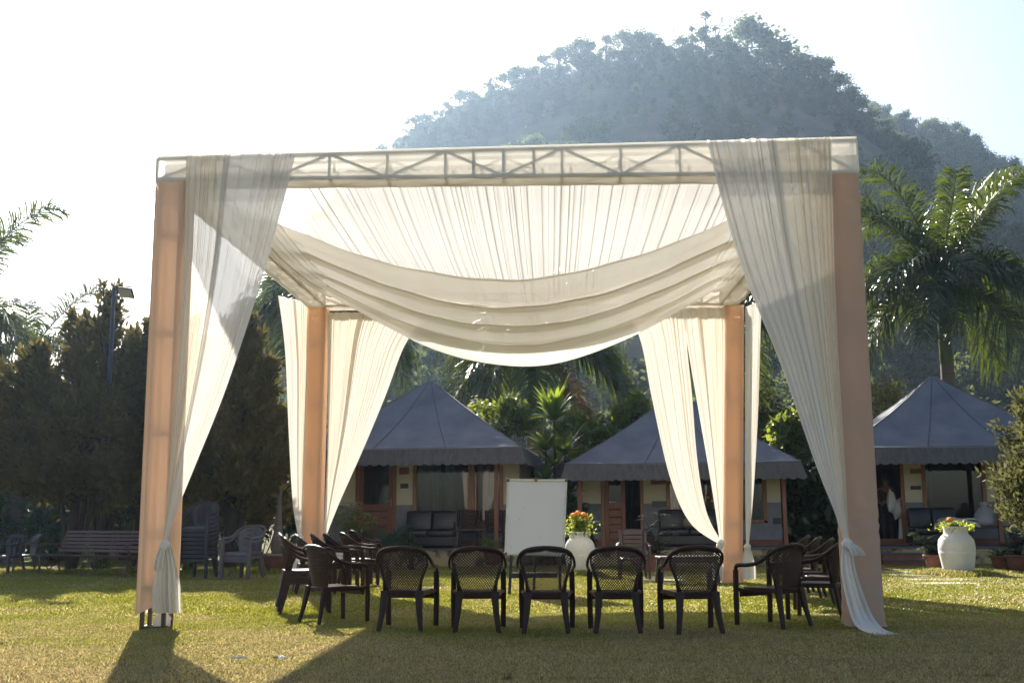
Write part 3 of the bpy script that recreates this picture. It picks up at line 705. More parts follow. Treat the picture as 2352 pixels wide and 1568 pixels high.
YB = C(CW/2, CD-CS-.06, 0)
def bk(px, py, d=0.0):
    return on_plane(px, py, CO + AY*(CD-CS-.05-d), AY)
def curtain_back(label, L_, R_, n, seed, mats, tie, tailpath=None, tw=(.1,.3), cut=.5):
    c = thing('tied_curtain', label, 'curtain', bk(*tie), 0, 'curtains tied back on the canopy posts'); o = c.location
    L_ = [bk(*p) for p in L_]; R_ = [bk(*p) for p in R_]
    if cut in (0, 1):
        sheet(L_, R_, n, seed, .07, 40).build('panel', M[mats[0]], c, True, o)
    else:
        Lf, Rf = poly(L_), poly(R_); a = [Lf(t/8).lerp(Rf(t/8), cut+.03) for t in range(9)]; b = [Lf(t/8).lerp(Rf(t/8), cut-.03) + Vector((0,-.03,0)) for t in range(9)]
        sheet(L_, a, max(3, int(n*cut)), seed, .07, 40).build('panel', M[mats[0]], c, True, o)
        sheet(b, R_, max(3, int(n*(1-cut))), seed+1, .07, 40).build('panel', M[mats[1]], c, True, o)
    knot(bk(*tie, .05), .06, seed, None, mats[0], c, o)
    if tailpath: tail([bk(*p, .08) for p in tailpath], tw[0], tw[1], seed, 4).build('tail', M[mats[0]], c, True, o)
curtain_back('narrow curtain hanging left of the far left post', [(640,672),(655,800),(661,1000),(668,1150),(680,1228)], [(708,690),(706,850),(699,1000),(692,1150),(688,1230)], 8, 31, ('curtain','curtain_cream'), (684,1230), [(684,1232),(680,1275),(676,1330)], (.08,.2), .55)
curtain_back('wide bright curtain right of the far left post, behind the swags', [(752,712),(752,850),(750,1000),(744,1120),(738,1222)], [(985,715),(930,790),(884,905),(830,1030),(775,1150),(744,1225)], 20, 41, ('curtain_cream','curtain'), (741,1226), [(741,1228),(744,1275),(748,1330)], (.08,.22), .35)
curtain_back('white curtain sweeping low to the left of the far right post', [(1440,712),(1472,790),(1496,920),(1535,1100),(1580,1205),(1648,1256)], [(1575,712),(1578,800),(1587,900),(1598,1060),(1618,1180),(1652,1250)], 9, 51, ('curtain','curtain'), (1648,1258), [(1647,1258),(1642,1290),(1640,1340)], (.1,.22), 0)
curtain_back('cream curtain hanging beside the far right post, inner side', [(1568,712),(1582,820),(1604,960),(1630,1120),(1648,1250)], [(1666,712),(1664,850),(1661,1000),(1658,1130),(1655,1252)], 9, 61, ('curtain','curtain_cream'), (1651,1253), None, (.1,.2), .4)
curtain_back('narrow curtain hanging right of the far right post', [(1712,712),(1711,850),(1709,1000),(1707,1150),(1708,1262)], [(1752,695),(1748,760),(1739,950),(1728,1120),(1714,1262)], 8, 71, ('curtain','curtain'), (1711,1262), [(1711,1264),(1712,1295),(1713,1336)], (.08,.26), 0)
# ------------------------------------------------------------------ plastic chairs
def smooth_path(P, n):
    f = poly(P); return [f(i/n) for i in range(n+1)]
def halfw(v, kind):
    z = v
    if kind == 'net': return float(np.interp(z, [0,.1,.3,.5,.66,.8,.9,.96,1.0],[.158,.172,.205,.238,.262,.258,.222,.165,.0]))
    return float(np.interp(z, [0,.1,.3,.5,.66,.8,.9,.96,1.0],[.18,.19,.21,.23,.245,.225,.18,.12,.0]))
def back_pt(s, v, kind, off=0.0):
    x = s*max(.012, halfw(v, kind)); y = -.215 - .085*v + .085*(x/.25)**2 + off
    return Vector((x, y, .405 + .445*v + .004))
def armchair(name, label, kind, mat, group=None):
    t = thing(name, label, 'chair', group=group); m = M[mat]
    # seat: dished slab with a rolled front lip
    mb = MB()
    def S(u, v, dz=0):
        wd = .225 + .025*v; x = (u-.5)*2*wd; y = -.225 + .47*v
        z = .425 - .018*math.sin(u*math.pi)*math.sin(min(1, v*1.1)*math.pi) + .006*math.cos(v*90)*(1 if .12 < u < .88 and .1 < v < .9 else 0)*.35 - .05*max(0, v-.86)/.14*(v > .86)
        return (x, y, z + dz)
    mb.grid(lambda u, v: S(u, v), 12, 26); mb.grid(lambda u, v: S(1-u, v, -.016), 12, 26)
    for u in (0, 1): mb.grid(lambda s, v: S(u, v if u else 1-v, -.05*s), 1, 14)
    for v in (0, 1): mb.grid(lambda s, u: S(1-u if v else u, v, -.055*s), 1, 10)
    mb.build('seat', m, t, True)
    if kind == 'net':
        mb = MB(); K = 15      # two families of diagonal strips leave diamond holes
        def strip(fn, n, wd, side):
            L = []; Rr = []
            for i in range(n+1):
                s, v = fn(i/n); p = back_pt(s, v, kind); hw = .0042
                s2, v2 = fn(min(1, i/n+.02)); s3, v3 = fn(max(0, i/n-.02)); d = (back_pt(s2, v2, kind) - back_pt(s3, v3, kind))
                if d.length < 1e-6: d = Vector((0,0,1))
                q = d.normalized().cross(Vector((0, 1, 0))).normalized()*hw; L.append(p-q); Rr.append(p+q)
            y = Vector((0, .0045, 0)); vs = []
            for i in range(n+1): vs += [L[i]-y, Rr[i]-y, Rr[i]+y, L[i]+y]
            mb.add(vs, [(4*i+k, 4*i+(k+1)%4, 4*i+4+(k+1)%4, 4*i+4+k) for i in range(n) for k in range(4)])
        for k in range(-K, K+1):
            c0 = k/K*1.0
            for sg in (1, -1):
                # line v = (s*sg + 1)/2*1 + c0 clipped to v in 0..1, s in -1..1
                lo = max(-1, -1 + 2*(0-c0)); hi = min(1, -1 + 2*(1-c0))
                if hi - lo > .04: strip(lambda q, lo=lo, hi=hi, c0=c0, sg=sg: ((lo+(hi-lo)*q)*sg, (lo+(hi-lo)*q+1)/2 + c0), max(2, int(12*(hi-lo)/2)), .004, sg)
        mb.build('backrest', m, t)
        # framing band round the net and the rail at its foot
        mb = MB()
        for sgn in (-1, 1):
            mb.tube([back_pt(sgn*.98, v/14*.93, kind) for v in range(15)], .013, 6, True, .7)
        mb.tube([back_pt(-1+2*i/10, 0.02, kind, -.003)+Vector((0,0,-.012)) for i in range(11)], .030, 6, True, .6)
        mb.build('back_frame', m, t, True)
    else:
        NU, NV = (15, 22)
        def hole(i, j):
            if kind == 'slots':
                return 3 <= j <= 18 and i % 2 == 1 and 1 < i < 13
            return (j in (5,8,11,14,17,19) and ((i in (3,4,5) and j % 2 == 1) or (i in (9,10,11) and j % 2 == 0) or (i in (4,5,6) and j % 4 == 0) or (i in (8,9,10) and j == 17)))
        mb = MB(); vs = [back_pt(-1+2*i/NU, j/NV, kind) for j in range(NV+1) for i in range(NU+1)]
        fs = [(j*(NU+1)+i, j*(NU+1)+i+1, (j+1)*(NU+1)+i+1, (j+1)*(NU+1)+i) for j in range(NV) for i in range(NU) if not hole(i, j)]
        b = mb.add(vs, fs).build('backrest', m, t, True); md = b.modifiers.new('solid', 'SOLIDIFY'); md.thickness = .012
    # horseshoe rim running down into the arms
    half = [(.262,.275,.585),(.272,.262,.632),(.280,.215,.652),(.286,.10,.655),(.290,-.02,.672),(.289,-.115,.706),(.276,-.19,.758),(.240,-.255,.812),(.155,-.294,.850),(0,-.308,.864)]
    path = [Vector(p) for p in half] + [Vector((-p[0], p[1], p[2])) for p in reversed(half[:-1])]
    P = smooth_path(path, 54); rad = [.024 - .004*math.sin(i/54*math.pi) for i in range(55)]
    MB().tube(P, rad, 8, True, .62, up=(0,0,1)).build('arm_rail', m, t, True)
    for s in (-1, 1):
        MB().tube([(s*.258,.282,0),(s*.264,.28,.3),(s*.262,.275,.6)], [.030,.033,.032], 6, True, .85, up=(0,1,0)).build('leg', m, t)
        MB().tube([(s*.225,-.315,0),(s*.195,-.265,.2),(s*.178,-.222,.42)], [.025,.034,.046], 6, True, .8, up=(0,1,0)).build('leg', m, t)
        # web between arm and seat side, with the opening under the arm
        mb = MB(); mb.tube([(s*.245,-.14,.70),(s*.225,-.175,.62),(s*.195,-.195,.52),(s*.185,-.2,.42)], [.022,.02,.018,.022], 6, True, .6); mb.build('arm_bracket', m, t, True)
        mb = MB(); mb.tube([(s*.258,.27,.40),(s*.235,.12,.395),(s*.2,-.1,.395),(s*.18,-.2,.40)], [.022,.02,.02,.024], 6, True, .9); mb.build('seat_rail', m, t, True)
    return t
def face(v): return math.atan2(-v.x, v.y)      # rotation that turns a chair's front (+Y) towards v
net = armchair('plastic_chair', 'x', 'net', 'brown_plastic')
FRONT = 'row of brown chairs facing away from the viewer'
used = [False]
def place(loc, rz, label, group, scale=None):
    if not used[0]:
        used[0] = True; net.location = loc; net.rotation_euler = (0, 0, rz); net['label'] = label; net['group'] = group; return net
    return dup(net, loc, rz, label, group, scale)
for rl, rr_, rot, lab in (((862,1451),(957,1453),-.13,'brown net-back chair at the left end of the front row, turned slightly right'),
                    ((1038,1458),(1136,1458),0,'second brown net-back chair of the front row, left of the one before the whiteboard'),
                    ((1197,1462),(1296,1463),-.05,'brown net-back chair standing in front of the whiteboard and middle vase'),
                    ((1361,1463),(1464,1466),-.05,'fourth front-row net-back chair, with the low brown chair seen behind it'),
                    ((1552,1466),(1653,1468),.09,'brown net-back chair at the right end of the front row before the far right post')):
    p = (G(*rl) + G(*rr_))/2; off = Matrix.Rotation(rot, 3, 'Z') @ Vector((0, .315, 0)); place(p + off, rot, lab, FRONT)
# left group: stacks turned to face right
LG = 'brown chairs grouped on the left side of the canopy'
def chair_at(rear, front):
    r, f = G(*rear), G(*front); d = f - r; rz = face(d); return r + Matrix.Rotation(rz, 3, 'Z') @ Vector((0, .315, 0)), rz
p, rz = chair_at((700,1431),(812,1424)); place(p, rz, 'single brown chair nearest the viewer on the left side, facing right', LG)
def at_rim(px, py, z, rz):
    a = G(px, py, z); return Vector((a.x, a.y, 0)) - Matrix.Rotation(rz, 3, 'Z') @ Vector((0, -.305, 0))
STEP = .058
def stack(p, rz, n, what, group, back=-.018):
    for k in range(n):
        nm = ('lowest', 'topmost')[k == n-1] if n == 2 else ('lowest', 'middle', 'topmost')[k]
        q = p + Matrix.Rotation(rz, 3, 'Z') @ Vector((0, back*k, STEP*k)); place(q, rz, f'{nm} brown chair of {what}', group)
rzL = R(-78)
p, _ = chair_at((652,1408),(755,1398)); stack(p, rzL, 3, 'the three-high stack at the left edge of the left group', LG)
for px, py, rz, n, what in ((676,1222,R(-76),2,'the stack of two directly before the far left post'),
                            (712,1221,R(-74),2,'the second stack of two counting right from the far left post'),
                            (742,1221,R(-72),2,'the middle stack of two in the receding left row'),
                            (781,1219,R(-70),2,'the last but one stack of two in the left row'),
                            (803,1214,R(-66),2,'the farthest stack of two, nearest the white square planter')):
    stack(at_rim(px, py, .862 + STEP*(n-1), rz), rz, n, what, LG)
# right group
RG = 'brown chairs grouped on the right side of the canopy'
p, rz = chair_at((1826,1455),(1735,1445)); place(p, rz, 'brown net-back chair right of the front row, turned to face left', RG)
for px, d, rz, lab in ((1852,17.0,R(66),'farthest chair of the right row, its rim highest and leftmost'), (1879,16.0,R(66),'second farthest chair of the right row'),
                       (1907,15.0,R(68),'middle chair of the right row with a sunlit rim'), (1932,13.9,R(66),'chair of the right row half behind the near right post, second from the viewer'),
                       (1930,12.55,R(62),'nearest chair of the right row, cut off by the near right post')):
    a = A(px, 1240, d); p = Vector((a.x, a.y, 0)) - Matrix.Rotation(rz, 3, 'Z') @ Vector((0, -.305, 0)); place(p, rz, lab, RG)

# grey garden chairs under the trees
GG = 'grey plastic garden chairs under the trees'
gc = armchair('garden_chair', 'grey garden chair with slit back standing left of the bench', 'slits', 'grey_plastic', GG)
gc.location = G(47,1304); gc.rotation_euler = (0,0,R(128))
p = G(548,1326); dup(gc, p + Vector((0,.1,0)), R(163), 'lower of two nested grey slit-back chairs right of the tall stack', GG, 1.12)
dup(gc, p + Vector((.01,.14,.075)), R(163), 'upper of two nested grey slit-back chairs right of the tall stack', GG, 1.12)
sc_ = armchair('garden_chair', 'dark grey slat-back chair cut off by the left picture edge', 'slots', 'darkgrey_plastic', GG)
sc_.location = G(-6,1308) + Vector((0,.3,0)); sc_.rotation_euler = (0,0,R(165))
sg = armchair('garden_chair', 'x', 'slots', 'darkgrey_plastic', 'tall stack of dark grey chairs')
p = G(441,1322); names = ['lowest','second','third','fourth','fifth','sixth','seventh','topmost']
for k in range(8):
    q = p + Vector((0,.25 - .012*k,.083*k)); lab = f'{names[k]} chair of the tall dark grey stack behind the near left post' if k in (0,7) else f'{names[k]} chair from the bottom of the tall dark grey stack'
    if k == 0: sg.location = q; sg.rotation_euler = (0,0,R(172)); sg['label'] = lab; sg.scale = (1.08,)*3
    else: dup(sg, q, R(172), lab, None, 1.08)
dup(gc, at_rim(790,1213,.862,R(-60)) + Vector((0,.4,0)), R(-60), 'grey chair half hidden behind the left row of brown chairs', GG)

# broad-backed brown armchair, bench-backed type with horizontal slits
def slat_chair(label, mat):
    t = thing('armchair', label, 'chair', group='slatted brown plastic armchairs'); m = M[mat]
    mb = MB(); NU, NV = 9, 19
    vs = [Vector(((-1+2*i/NU)*(.235+.03*j/NV), -.24-.11*j/NV + .03*(-1+2*i/NU)**2, .42 + .50*j/NV + (.03*(1-(-1+2*i/NU)**2) if j == NV else 0))) for j in range(NV+1) for i in range(NU+1)]
    fs = [(j*(NU+1)+i, j*(NU+1)+i+1, (j+1)*(NU+1)+i+1, (j+1)*(NU+1)+i) for j in range(NV) for i in range(NU) if not (j in (3,6,9,12,15) and 1 <= i <= 7 and False)]
    rows = [(0,3),(3.35,6),(6.35,9),(9.35,12),(12.35,15),(15.35,19)]
    mb = MB()
    for (a, b) in rows:
        mb.grid(lambda u, v: Vector(((-1+2*u)*(.175+.022*(a+(b-a)*v)/NV), -.24-.11*(a+(b-a)*v)/NV+.02*(-1+2*u)**2, .42+.5*(a+(b-a)*v)/NV + (.025*(1-(2*u-1)**2) if b == 19 and v > .9 else 0))), 8, 4)
    for s in (-1, 1): mb.grid(lambda u, v: Vector((s*(.175+.022*v + .07*u), -.24-.11*v+.02+.02*u, .42+.5*v)), 2, 10)
    bk_ = mb.build('backrest', m, t, True); md = bk_.modifiers.new('solid', 'SOLIDIFY'); md.thickness = .02
    MB().grid(lambda u, v: ((u-.5)*.5, -.24+.5*v, .42-.015*math.sin(u*3.14)*math.sin(v*3.14)-.03*(v>.95)), 8, 8).build('seat', m, t, True).modifiers.new('solid','SOLIDIFY').thickness = .03
    for s in (-1, 1):
        MB().tube(smooth_path([(s*.29,.27,.60),(s*.30,.24,.63),(s*.30,0,.635),(s*.285,-.2,.66),(s*.25,-.28,.68)], 12), .03, 8, True, .5).build('armrest', m, t, True)
        MB().tube([(s*.28,.27,0),(s*.285,.265,.6)], [.024,.028], 6).build('leg', m, t); MB().tube([(s*.24,-.33,0),(s*.22,-.26,.42)], [.022,.03], 6).build('leg', m, t)
    return t
sc1 = slat_chair('low reddish brown slat-back armchair on the lawn before the middle cottage door', 'redbrown_plastic')
sc1.location = G(1450,1335); sc1.rotation_euler = (0,0,R(176))
# small brown plastic table
p = (G(1512,1350) + G(1640,1347))/2; t = thing('side_table', 'low brown plastic table on the lawn before the middle cottage', 'table', p + Vector((0,.22,0)), R(3)); m = M['redbrown_plastic']
MB().bbox(-.52,.52,-.25,.25,.45,.49).build('tabletop', m, t, bevel=.012)
mb = MB(); mb.bbox(-.48,.48,-.235,-.215,.38,.449); mb.bbox(-.48,.48,.215,.235,.38,.449); mb.build('apron', m, t)
for sx in (-1,1):
    for sy in (-1,1): MB().bar((sx*.50,sy*.23,0),(sx*.46,sy*.2,.449),.06).build('leg', m, t, bevel=.006)

# ------------------------------------------------------------------ park bench
pl, pr_ = G(85,1308), G(296,1319); d = (pr_ - pl); rz = math.atan2(d.y, d.x); L = 3.0
t = thing('park_bench', 'dark brown slatted wooden bench with curled iron ends, under the juniper', 'bench', pl + d.normalized()*L*.5, rz)
for k in range(6):
    z = .50 + .078*k; yb = .42 + .035*k
    MB().box((0, yb, z+.03), (L, .022, .062), Matrix.Rotation(R(-22), 3, 'X')).build('slat', M['bench_wood'], t, bevel=.005)
for k in range(6):
    MB().box((0, -.02+.078*k, .445 - .008*k), (L, .064, .026)).build('slat', M['bench_wood'], t, bevel=.005)
for s in (-1, 1):
    x = s*(L/2-.02); mb = MB()
    for pth_, r in (([(x,-.02,0),(x,-.05,.12),(x,.0,.28),(x,-.03,.42)],.022),([(x,.50,0),(x,.44,.15),(x,.40,.3),(x,.41,.44)],.022),([(x,.41,.44),(x,.50,.7),(x,.62,1.0)],.02),
                    ([(x,-.03,.42),(x,.2,.40),(x,.41,.44)],.02),([(x,.44,.62),(x,.25,.68),(x,.08,.69),(x,-.04,.66),(x,-.08,.60),(x,-.03,.565),(x,.02,.60)],.024),([(x,-.03,.42),(x,.03,.5),(x,-.03,.58)],.016),
                    ([(x,.0,.28),(x,.12,.2),(x,.2,.27),(x,.28,.2),(x,.42,.3)],.014),([(x,.12,.2),(x,.2,.13),(x,.28,.2)],.012),([(x,.2,.40),(x,.22,.33),(x,.2,.27)],.012)):
        mb.tube(smooth_path(pth_, 12), r, 6)
    mb.build('bench_end', M['bench_iron'], t, True)

# ------------------------------------------------------------------ whiteboard on its easel
YW = 17.0; tl, tr, bl, br = A(1163,1102,YW+.12), A(1297,1104,YW+.12), A(1155,1271,YW-.02), A(1288,1276,YW-.02)
t = thing('whiteboard', 'blank white board with pale metal frame on a dark easel', 'whiteboard', ((bl.x+br.x)/2, YW, 0)); o = t.location
def wb(u, v, d=0): return bl.lerp(br, u).lerp(tl.lerp(tr, u), v) + Vector((0, -d, 0))
mb = MB(); mb.grid(lambda u, v: wb(u, v), 4, 6); b = mb.build('panel', M['board'], t, False, o); md = b.modifiers.new('solid','SOLIDIFY'); md.thickness = .018
for a_, b_ in (((0,0),(1,0)),((1,0),(1,1)),((1,1),(0,1)),((0,1),(0,0))): MB().bar(wb(*a_, .004), wb(*b_, .004), .028, .03, up=(0,1,0)).build('frame', M['alu'], t, off=o, bevel=.004)
for c_ in ((0,0),(1,0),(1,1),(0,1)): MB().box(wb(*c_, .008), (.05,.04,.05)).build('corner_cap', M['grey_plastic'], t, off=o, bevel=.008)
MB().box(wb(.48,1.0,.01)+Vector((0,0,.008)), (.045,.05,.055)).build('clip', M['wood'], t, off=o)
for s, x in ((-1,.12),(1,.88)): MB().bar(wb(x,.98,-.05), Vector((wb(x,0).x + s*.05, YW+.05, 0)), .045).build('leg', M['black_metal'], t, off=o)
MB().bar(wb(.5,1,-.06), Vector((o.x, YW+.75, 0)), .04).build('leg', M['black_metal'], t, off=o)
MB().bbox(wb(.1,0).x, wb(.9,0).x, YW+.06, YW+.10, .26, .34).build('crossbar', M['black_metal'], t, off=o)
for u, v in ((.22,.47),(.58,.23),(.09,.1),(.30,.62)): MB().box(wb(u,v,.010), (.010,.003,.008)).build('smudge', M['black_metal'], t, off=o)

# ------------------------------------------------------------------ white clay vases with marigolds
def blades(mb, base, n, L, wd, seed, up=.6, droop=.5, seg=3):
    r = random.Random(seed)
    for _ in range(n):
        a = r.uniform(0, 6.28); l = L*r.uniform(.6,1.15); h = Vector((math.cos(a), math.sin(a), 0)); q = Vector((-h.y, h.x, 0)); e = r.uniform(.25, 1)*up
        pts = []
        for i in range(seg+1):
            t_ = i/seg; pts.append(Vector(base) + h*(l*t_*(1-e*.5)) + Vector((0,0,l*(e*t_*1.3 - droop*t_*t_))))
        vs = []
        for i, p in enumerate(pts):
            ww = wd*(.5+1.2*math.sin(min(1,(i/seg)*.95+.12)*math.pi))*.6 if i < seg else wd*.06
            vs += [p-q*ww, p+q*ww]
        mb.add(vs, [(2*i, 2*i+1, 2*i+3, 2*i+2) for i in range(seg)])
def vase(px, py, ptop, label, plab, seed, H, rad, plantH, flowers):
    p = G(px, py); t = thing('clay_vase', label, 'vase', p, group='whitewashed clay vases on the lawn'); r = rad
    wob = lambda a, z: .018*math.sin(3*a+seed)+.012*math.sin(7*a+z*9+seed)+.007*math.sin(15*a-z*20)
    MB().lathe([(r*.74,-.02),(r*.80,.06*H),(r*.90,.25*H),(r*.985,.44*H),(r*1.0,.47*H),(r*.975,.485*H),(r*1.0,.53*H),(r*1.0,.62*H),(r*.95,.72*H),(r*.80,.80*H),(r*.70,.83*H),(r*.665,.85*H),(r*.66,.93*H),(r*.69,.97*H),(r*.69,1.0*H),(r*.58,1.0*H),(r*.56,.92*H)], 40, (0,0,0), wob).build('body', M['whitewash'], t, True)
    MB().lathe([(.001,.93*H),(r*.57,.93*H)], 20).build('soil', M['soil'], t)
    q = thing('marigold', plab, 'flower plant', p + Vector((0,0,.93*H)), group='marigolds growing in the vases'); rr = random.Random(seed)
    st = MB(); lf = MB(); heads = []
    for k in range(16):
        a = rr.uniform(0,6.28); l = rr.uniform(.4,1)*plantH; e = Vector((math.cos(a)*r*.62*rr.uniform(.2,1), math.sin(a)*r*.62*rr.uniform(.2,1), l)); b = Vector((math.cos(a)*r*.2, math.sin(a)*r*.2, 0))
        st.tube([b, b.lerp(e,.5)+Vector((0,0,.03)), e], [.006,.005,.003], 4)
        for j in range(9): blades(lf, b.lerp(e, .25+.75*j/9), 7, .10, .009, seed*100+k*10+j, .7, .35, 2)
        heads.append(e)
    rg = np.random.default_rng(seed); n = int(2600*plantH*r*2.2)
    P = np.stack([rg.normal(0, r*.42, n), rg.normal(0, r*.42, n), rg.uniform(-.02, plantH*.86, n)], 1)
    d = rg.normal(size=(n,3))+np.array([0,0,.3]); d /= np.linalg.norm(d,axis=1)[:,None]; s_ = np.cross(d, rg.normal(size=(n,3))); s_ /= np.linalg.norm(s_,axis=1)[:,None]
    l = .085*rg.uniform(.6,1.3,n)[:,None]
    for a_, b_, c_, e_ in np.stack([P, P+d*l*.5+s_*l*.2, P+d*l, P+d*l*.5-s_*l*.2], 1): lf.add([a_, b_, c_, e_], [(0,1,2,3)])
    st.build('stems', M['marigold_leaf'], q); lf.build('leaves', M['marigold_leaf'], q)
    for (fx, fy, s) in flowers:
        c = A(fx, fy, p.y - .05) - q.location; mb = MB()
        mb.lathe([(.3*s,-.035),(.9*s,-.02),(1.0*s,.0),(.9*s,.025),(.6*s,.045),(.25*s,.056),(.001,.058)], 14, c, lambda a, z: .12*math.sin(7*a+z*200)); mb.build('flower', M['marigold'], q)
        MB().tube([c + Vector((0,0,-.03)), c.lerp(Vector((0,0,plantH*.5)), .5)], .004, 4).build('stem', M['marigold_leaf'], q)
vase(1326,1323,1228,'large white clay vase beside the whiteboard','bushy marigold with several orange flowers in the vase beside the whiteboard',3,.88,.305,.42,[(1313,1185,.07),(1322,1180,.06),(1335,1184,.075),(1343,1194,.045),(1318,1192,.03),(1309,1186,.05)])
vase(2195,1333,1225,'large white clay vase standing alone on the right of the lawn','small marigold with one orange flower in the right-hand vase',8,.95,.345,.15,[(2176,1206,.075)])

# ------------------------------------------------------------------ tent cottages
YA = -0.125
def cottage(ec, label, feats, side):
    """ec = point under the middle of the front eave; u runs along the front, w into the depth"""
    t = thing('tent_cottage', label, 'cottage', (ec.x, ec.y, 0), YA, 'tent-roofed cottages in a row')
    cx = Vector((math.cos(YA), math.sin(YA), 0)); cyv = Vector((-math.sin(YA), math.cos(YA), 0)); E0 = Vector((ec.x, ec.y, 0))
    def U(px, w_, py=1150): return (on_plane(px, py, E0 + cyv*w_, cyv) - E0).dot(cx)
    def Zp(px, py, w_): return on_plane(px, py, E0 + cyv*w_, cyv).z
    HW = 2.78; ze = ec.z; za = ze + 2.02; zf = .44; WW = 1.95; UL, UR = -HW+.28, HW-.28; WD = 5.3
    # canvas roof: four sagging faces with rolled eave
    mb = MB(); apex = Vector((0, HW, za)); crn = [Vector((-HW,0,ze)), Vector((HW,0,ze)), Vector((HW,2*HW,ze)), Vector((-HW,2*HW,ze))]
    rs = ec.x
    for k in range(4):
        a, b = crn[k], crn[(k+1) % 4]
        def F(u, v, a=a, b=b, k=k):
            v2 = min(v, .985); p = a.lerp(b, u).lerp(apex, v2); e = math.sin(math.pi*v)*(.10 + .10*math.sin(math.pi*u))
            p.z -= e*.8; p.z += .012*wr(u*9*(1-v)+v*4+rs, k+v*3)*math.sin(math.pi*min(1,v*1.2)) - .035*math.sin(math.pi*u)*(1-v)**6
            wv = .03*math.exp(-((v-.12-.1*math.sin(u*3))/.04)**2)*math.sin(u*5+rs); p.z += wv*.5
            return p
        mb.grid(F, 30, 20)
    rf_ = mb.build('roof', M['canvas'], t, True)
    for k in (0, 1, 3):        # stitched seams running up the faces and over the hips
        a, b = crn[k], crn[(k+1) % 4]
        def F2(u, v, a=a, b=b, k=k):
            v2 = min(v, .985); p = a.lerp(b, u).lerp(apex, v2); e = math.sin(math.pi*v)*(.10 + .10*math.sin(math.pi*u)); p.z -= e*.8; p.z += .012*wr(u*9*(1-v)+v*4+rs, k+v*3)*math.sin(math.pi*min(1,v*1.2)) - .035*math.sin(math.pi*u)*(1-v)**6; p.z += .5*.03*math.exp(-((v-.12-.1*math.sin(u*3))/.04)**2)*math.sin(u*5+rs); return p
        for us in (.0, .34, .67):
            sm = MB(); sm.tube([F2(us+(.5-us)*0, q/16*.96) + Vector((0,0,.004)) for q in range(17)], .011, 5); sm.build('seam', M['canvas_val'], rf_, True)
    for k in range(4):
        a, b = crn[k], crn[(k+1) % 4]; out = ((a+b)/2 - Vector((0,HW,ze))).normalized(); mb = MB(); nsc = 26
        def F(u, v, a=a, b=b, out=out):
            sag = .012*wr(u*14+rs, k); sc_ = .045*abs(math.sin(u*nsc*math.pi))*(v > .9)
            ext = (u-.5)*2*.13*v
            p = a.lerp(b, u) + (b-a).normalized()*ext + out*(.004+.13*v+sag*v); p.z -= (.40 + sc_ - .012)*v; return p
        mb.grid(F, nsc*6, 6); mb.build('valance', M['canvas_val'], t, True)
        MB().tube([a, a.lerp(b,.5)+Vector((0,0,-.035)), b], .02, 6).build('eave_roll', M['canvas'], t, True)
    # walls
    zt = ze - .12; zd = feats['dado']
    def wall(u0, u1, dado='grey_wall', w0=WW):
        MB().bbox(u0, u1, w0, w0+.12, zd, zt).build('wall', M['cream_wall'], t); MB().bbox(u0, u1, w0-.004, w0+.12, zf, zd-.002).build('dado', M[dado], t)
    def post_(u, w_, wd=.10, mat='wood_red', z0=zf): MB().bbox(u-wd/2, u+wd/2, w_, w_+.10, z0, zt).build('post', M[mat], t, bevel=.006)
    for x in (UL, UR-.12):
        mb = MB(); mb.bbox(x, x+.12, WW+.121, WD, zf, zt); mb.build('wall', M['cream_wall'], t)
    MB().bbox(UL, UR, WD+.002, WD+.12, zf, zt).build('wall', M['cream_wall'], t)
    MB().bbox(UL+.125, UR-.125, WD-.3, WD-.25, zf+.01, zt).build('gloom_backing', M['interior'], t)  # dark sheet before the cream wall, standing for the room's shade
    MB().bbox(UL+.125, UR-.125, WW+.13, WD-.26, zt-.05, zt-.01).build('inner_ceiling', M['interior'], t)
    MB().bbox(UL-.1, UR+.1, .62, WD+.3, -.05, zf-.05).build('plinth', M['plinth'], t)
    MB().bbox(UL-.12, UR+.12, .58, WD+.3, zf-.048, zf).build('porch_floor', M['coping'], t, bevel=.008)
    MB().bbox(UL, UR, WW-.015, WW-.006, zf, zf+.16).build('skirting', M['terracotta_step'], t)
    xs = [UL]
    for f_ in feats['front']:
        kd = f_[0]
        if kd == 'wall':
            u0, u1 = U(f_[1], WW), U(f_[2], WW); u0 = max(u0, UL) if f_[1] > -999 else UL; u1 = min(u1, UR) if f_[2] < 9999 else UR
            wall(u0, u1, f_[3] if len(f_) > 3 else 'grey_wall')
        elif kd == 'post': post_(U(f_[1], f_[2]), f_[2], f_[3])
        elif kd in ('door', 'door_open'):
            u0, u1 = U(f_[1], WW), U(f_[2], WW); zdh = zf + 2.12
            fr_ = MB(); fr_.bbox(u0, u0+.09, WW-.03, WW+.10, zf, zt); fr_.bbox(u1-.09, u1, WW-.03, WW+.10, zf, zt); fr_.bbox(u0+.09, u1-.09, WW-.03, WW+.10, zt-.09, zt); fr_.build('door_frame', M['wood'], t, bevel=.008)
            def leaf(a, b):
                dr = MB(); zm = zf + 1.02
                dr.bbox(a, a+.11, WW, WW+.045, zf+.01, zt-.1); dr.bbox(b-.11, b, WW, WW+.045, zf+.01, zt-.1); dr.bbox(a+.11, b-.11, WW, WW+.045, zf+.01, zf+.16); dr.bbox(a+.11, b-.11, WW, WW+.045, zm-.08, zm+.08)
                dd = dr.build('door', M['wood_red'], t, bevel=.006)
                for q in range(4):
                    z0 = zf+.17 + q*(.76/4); MB().bbox(a+.112, b-.112, WW+.012, WW+.035, z0, z0+.176).build('panel', M['wood_red'], dd, bevel=.012)
                MB().bbox(a+.112, b-.112, WW+.018, WW+.024, zm+.082, zt-.102).build('pane', M['glass'], dd)
                return dd
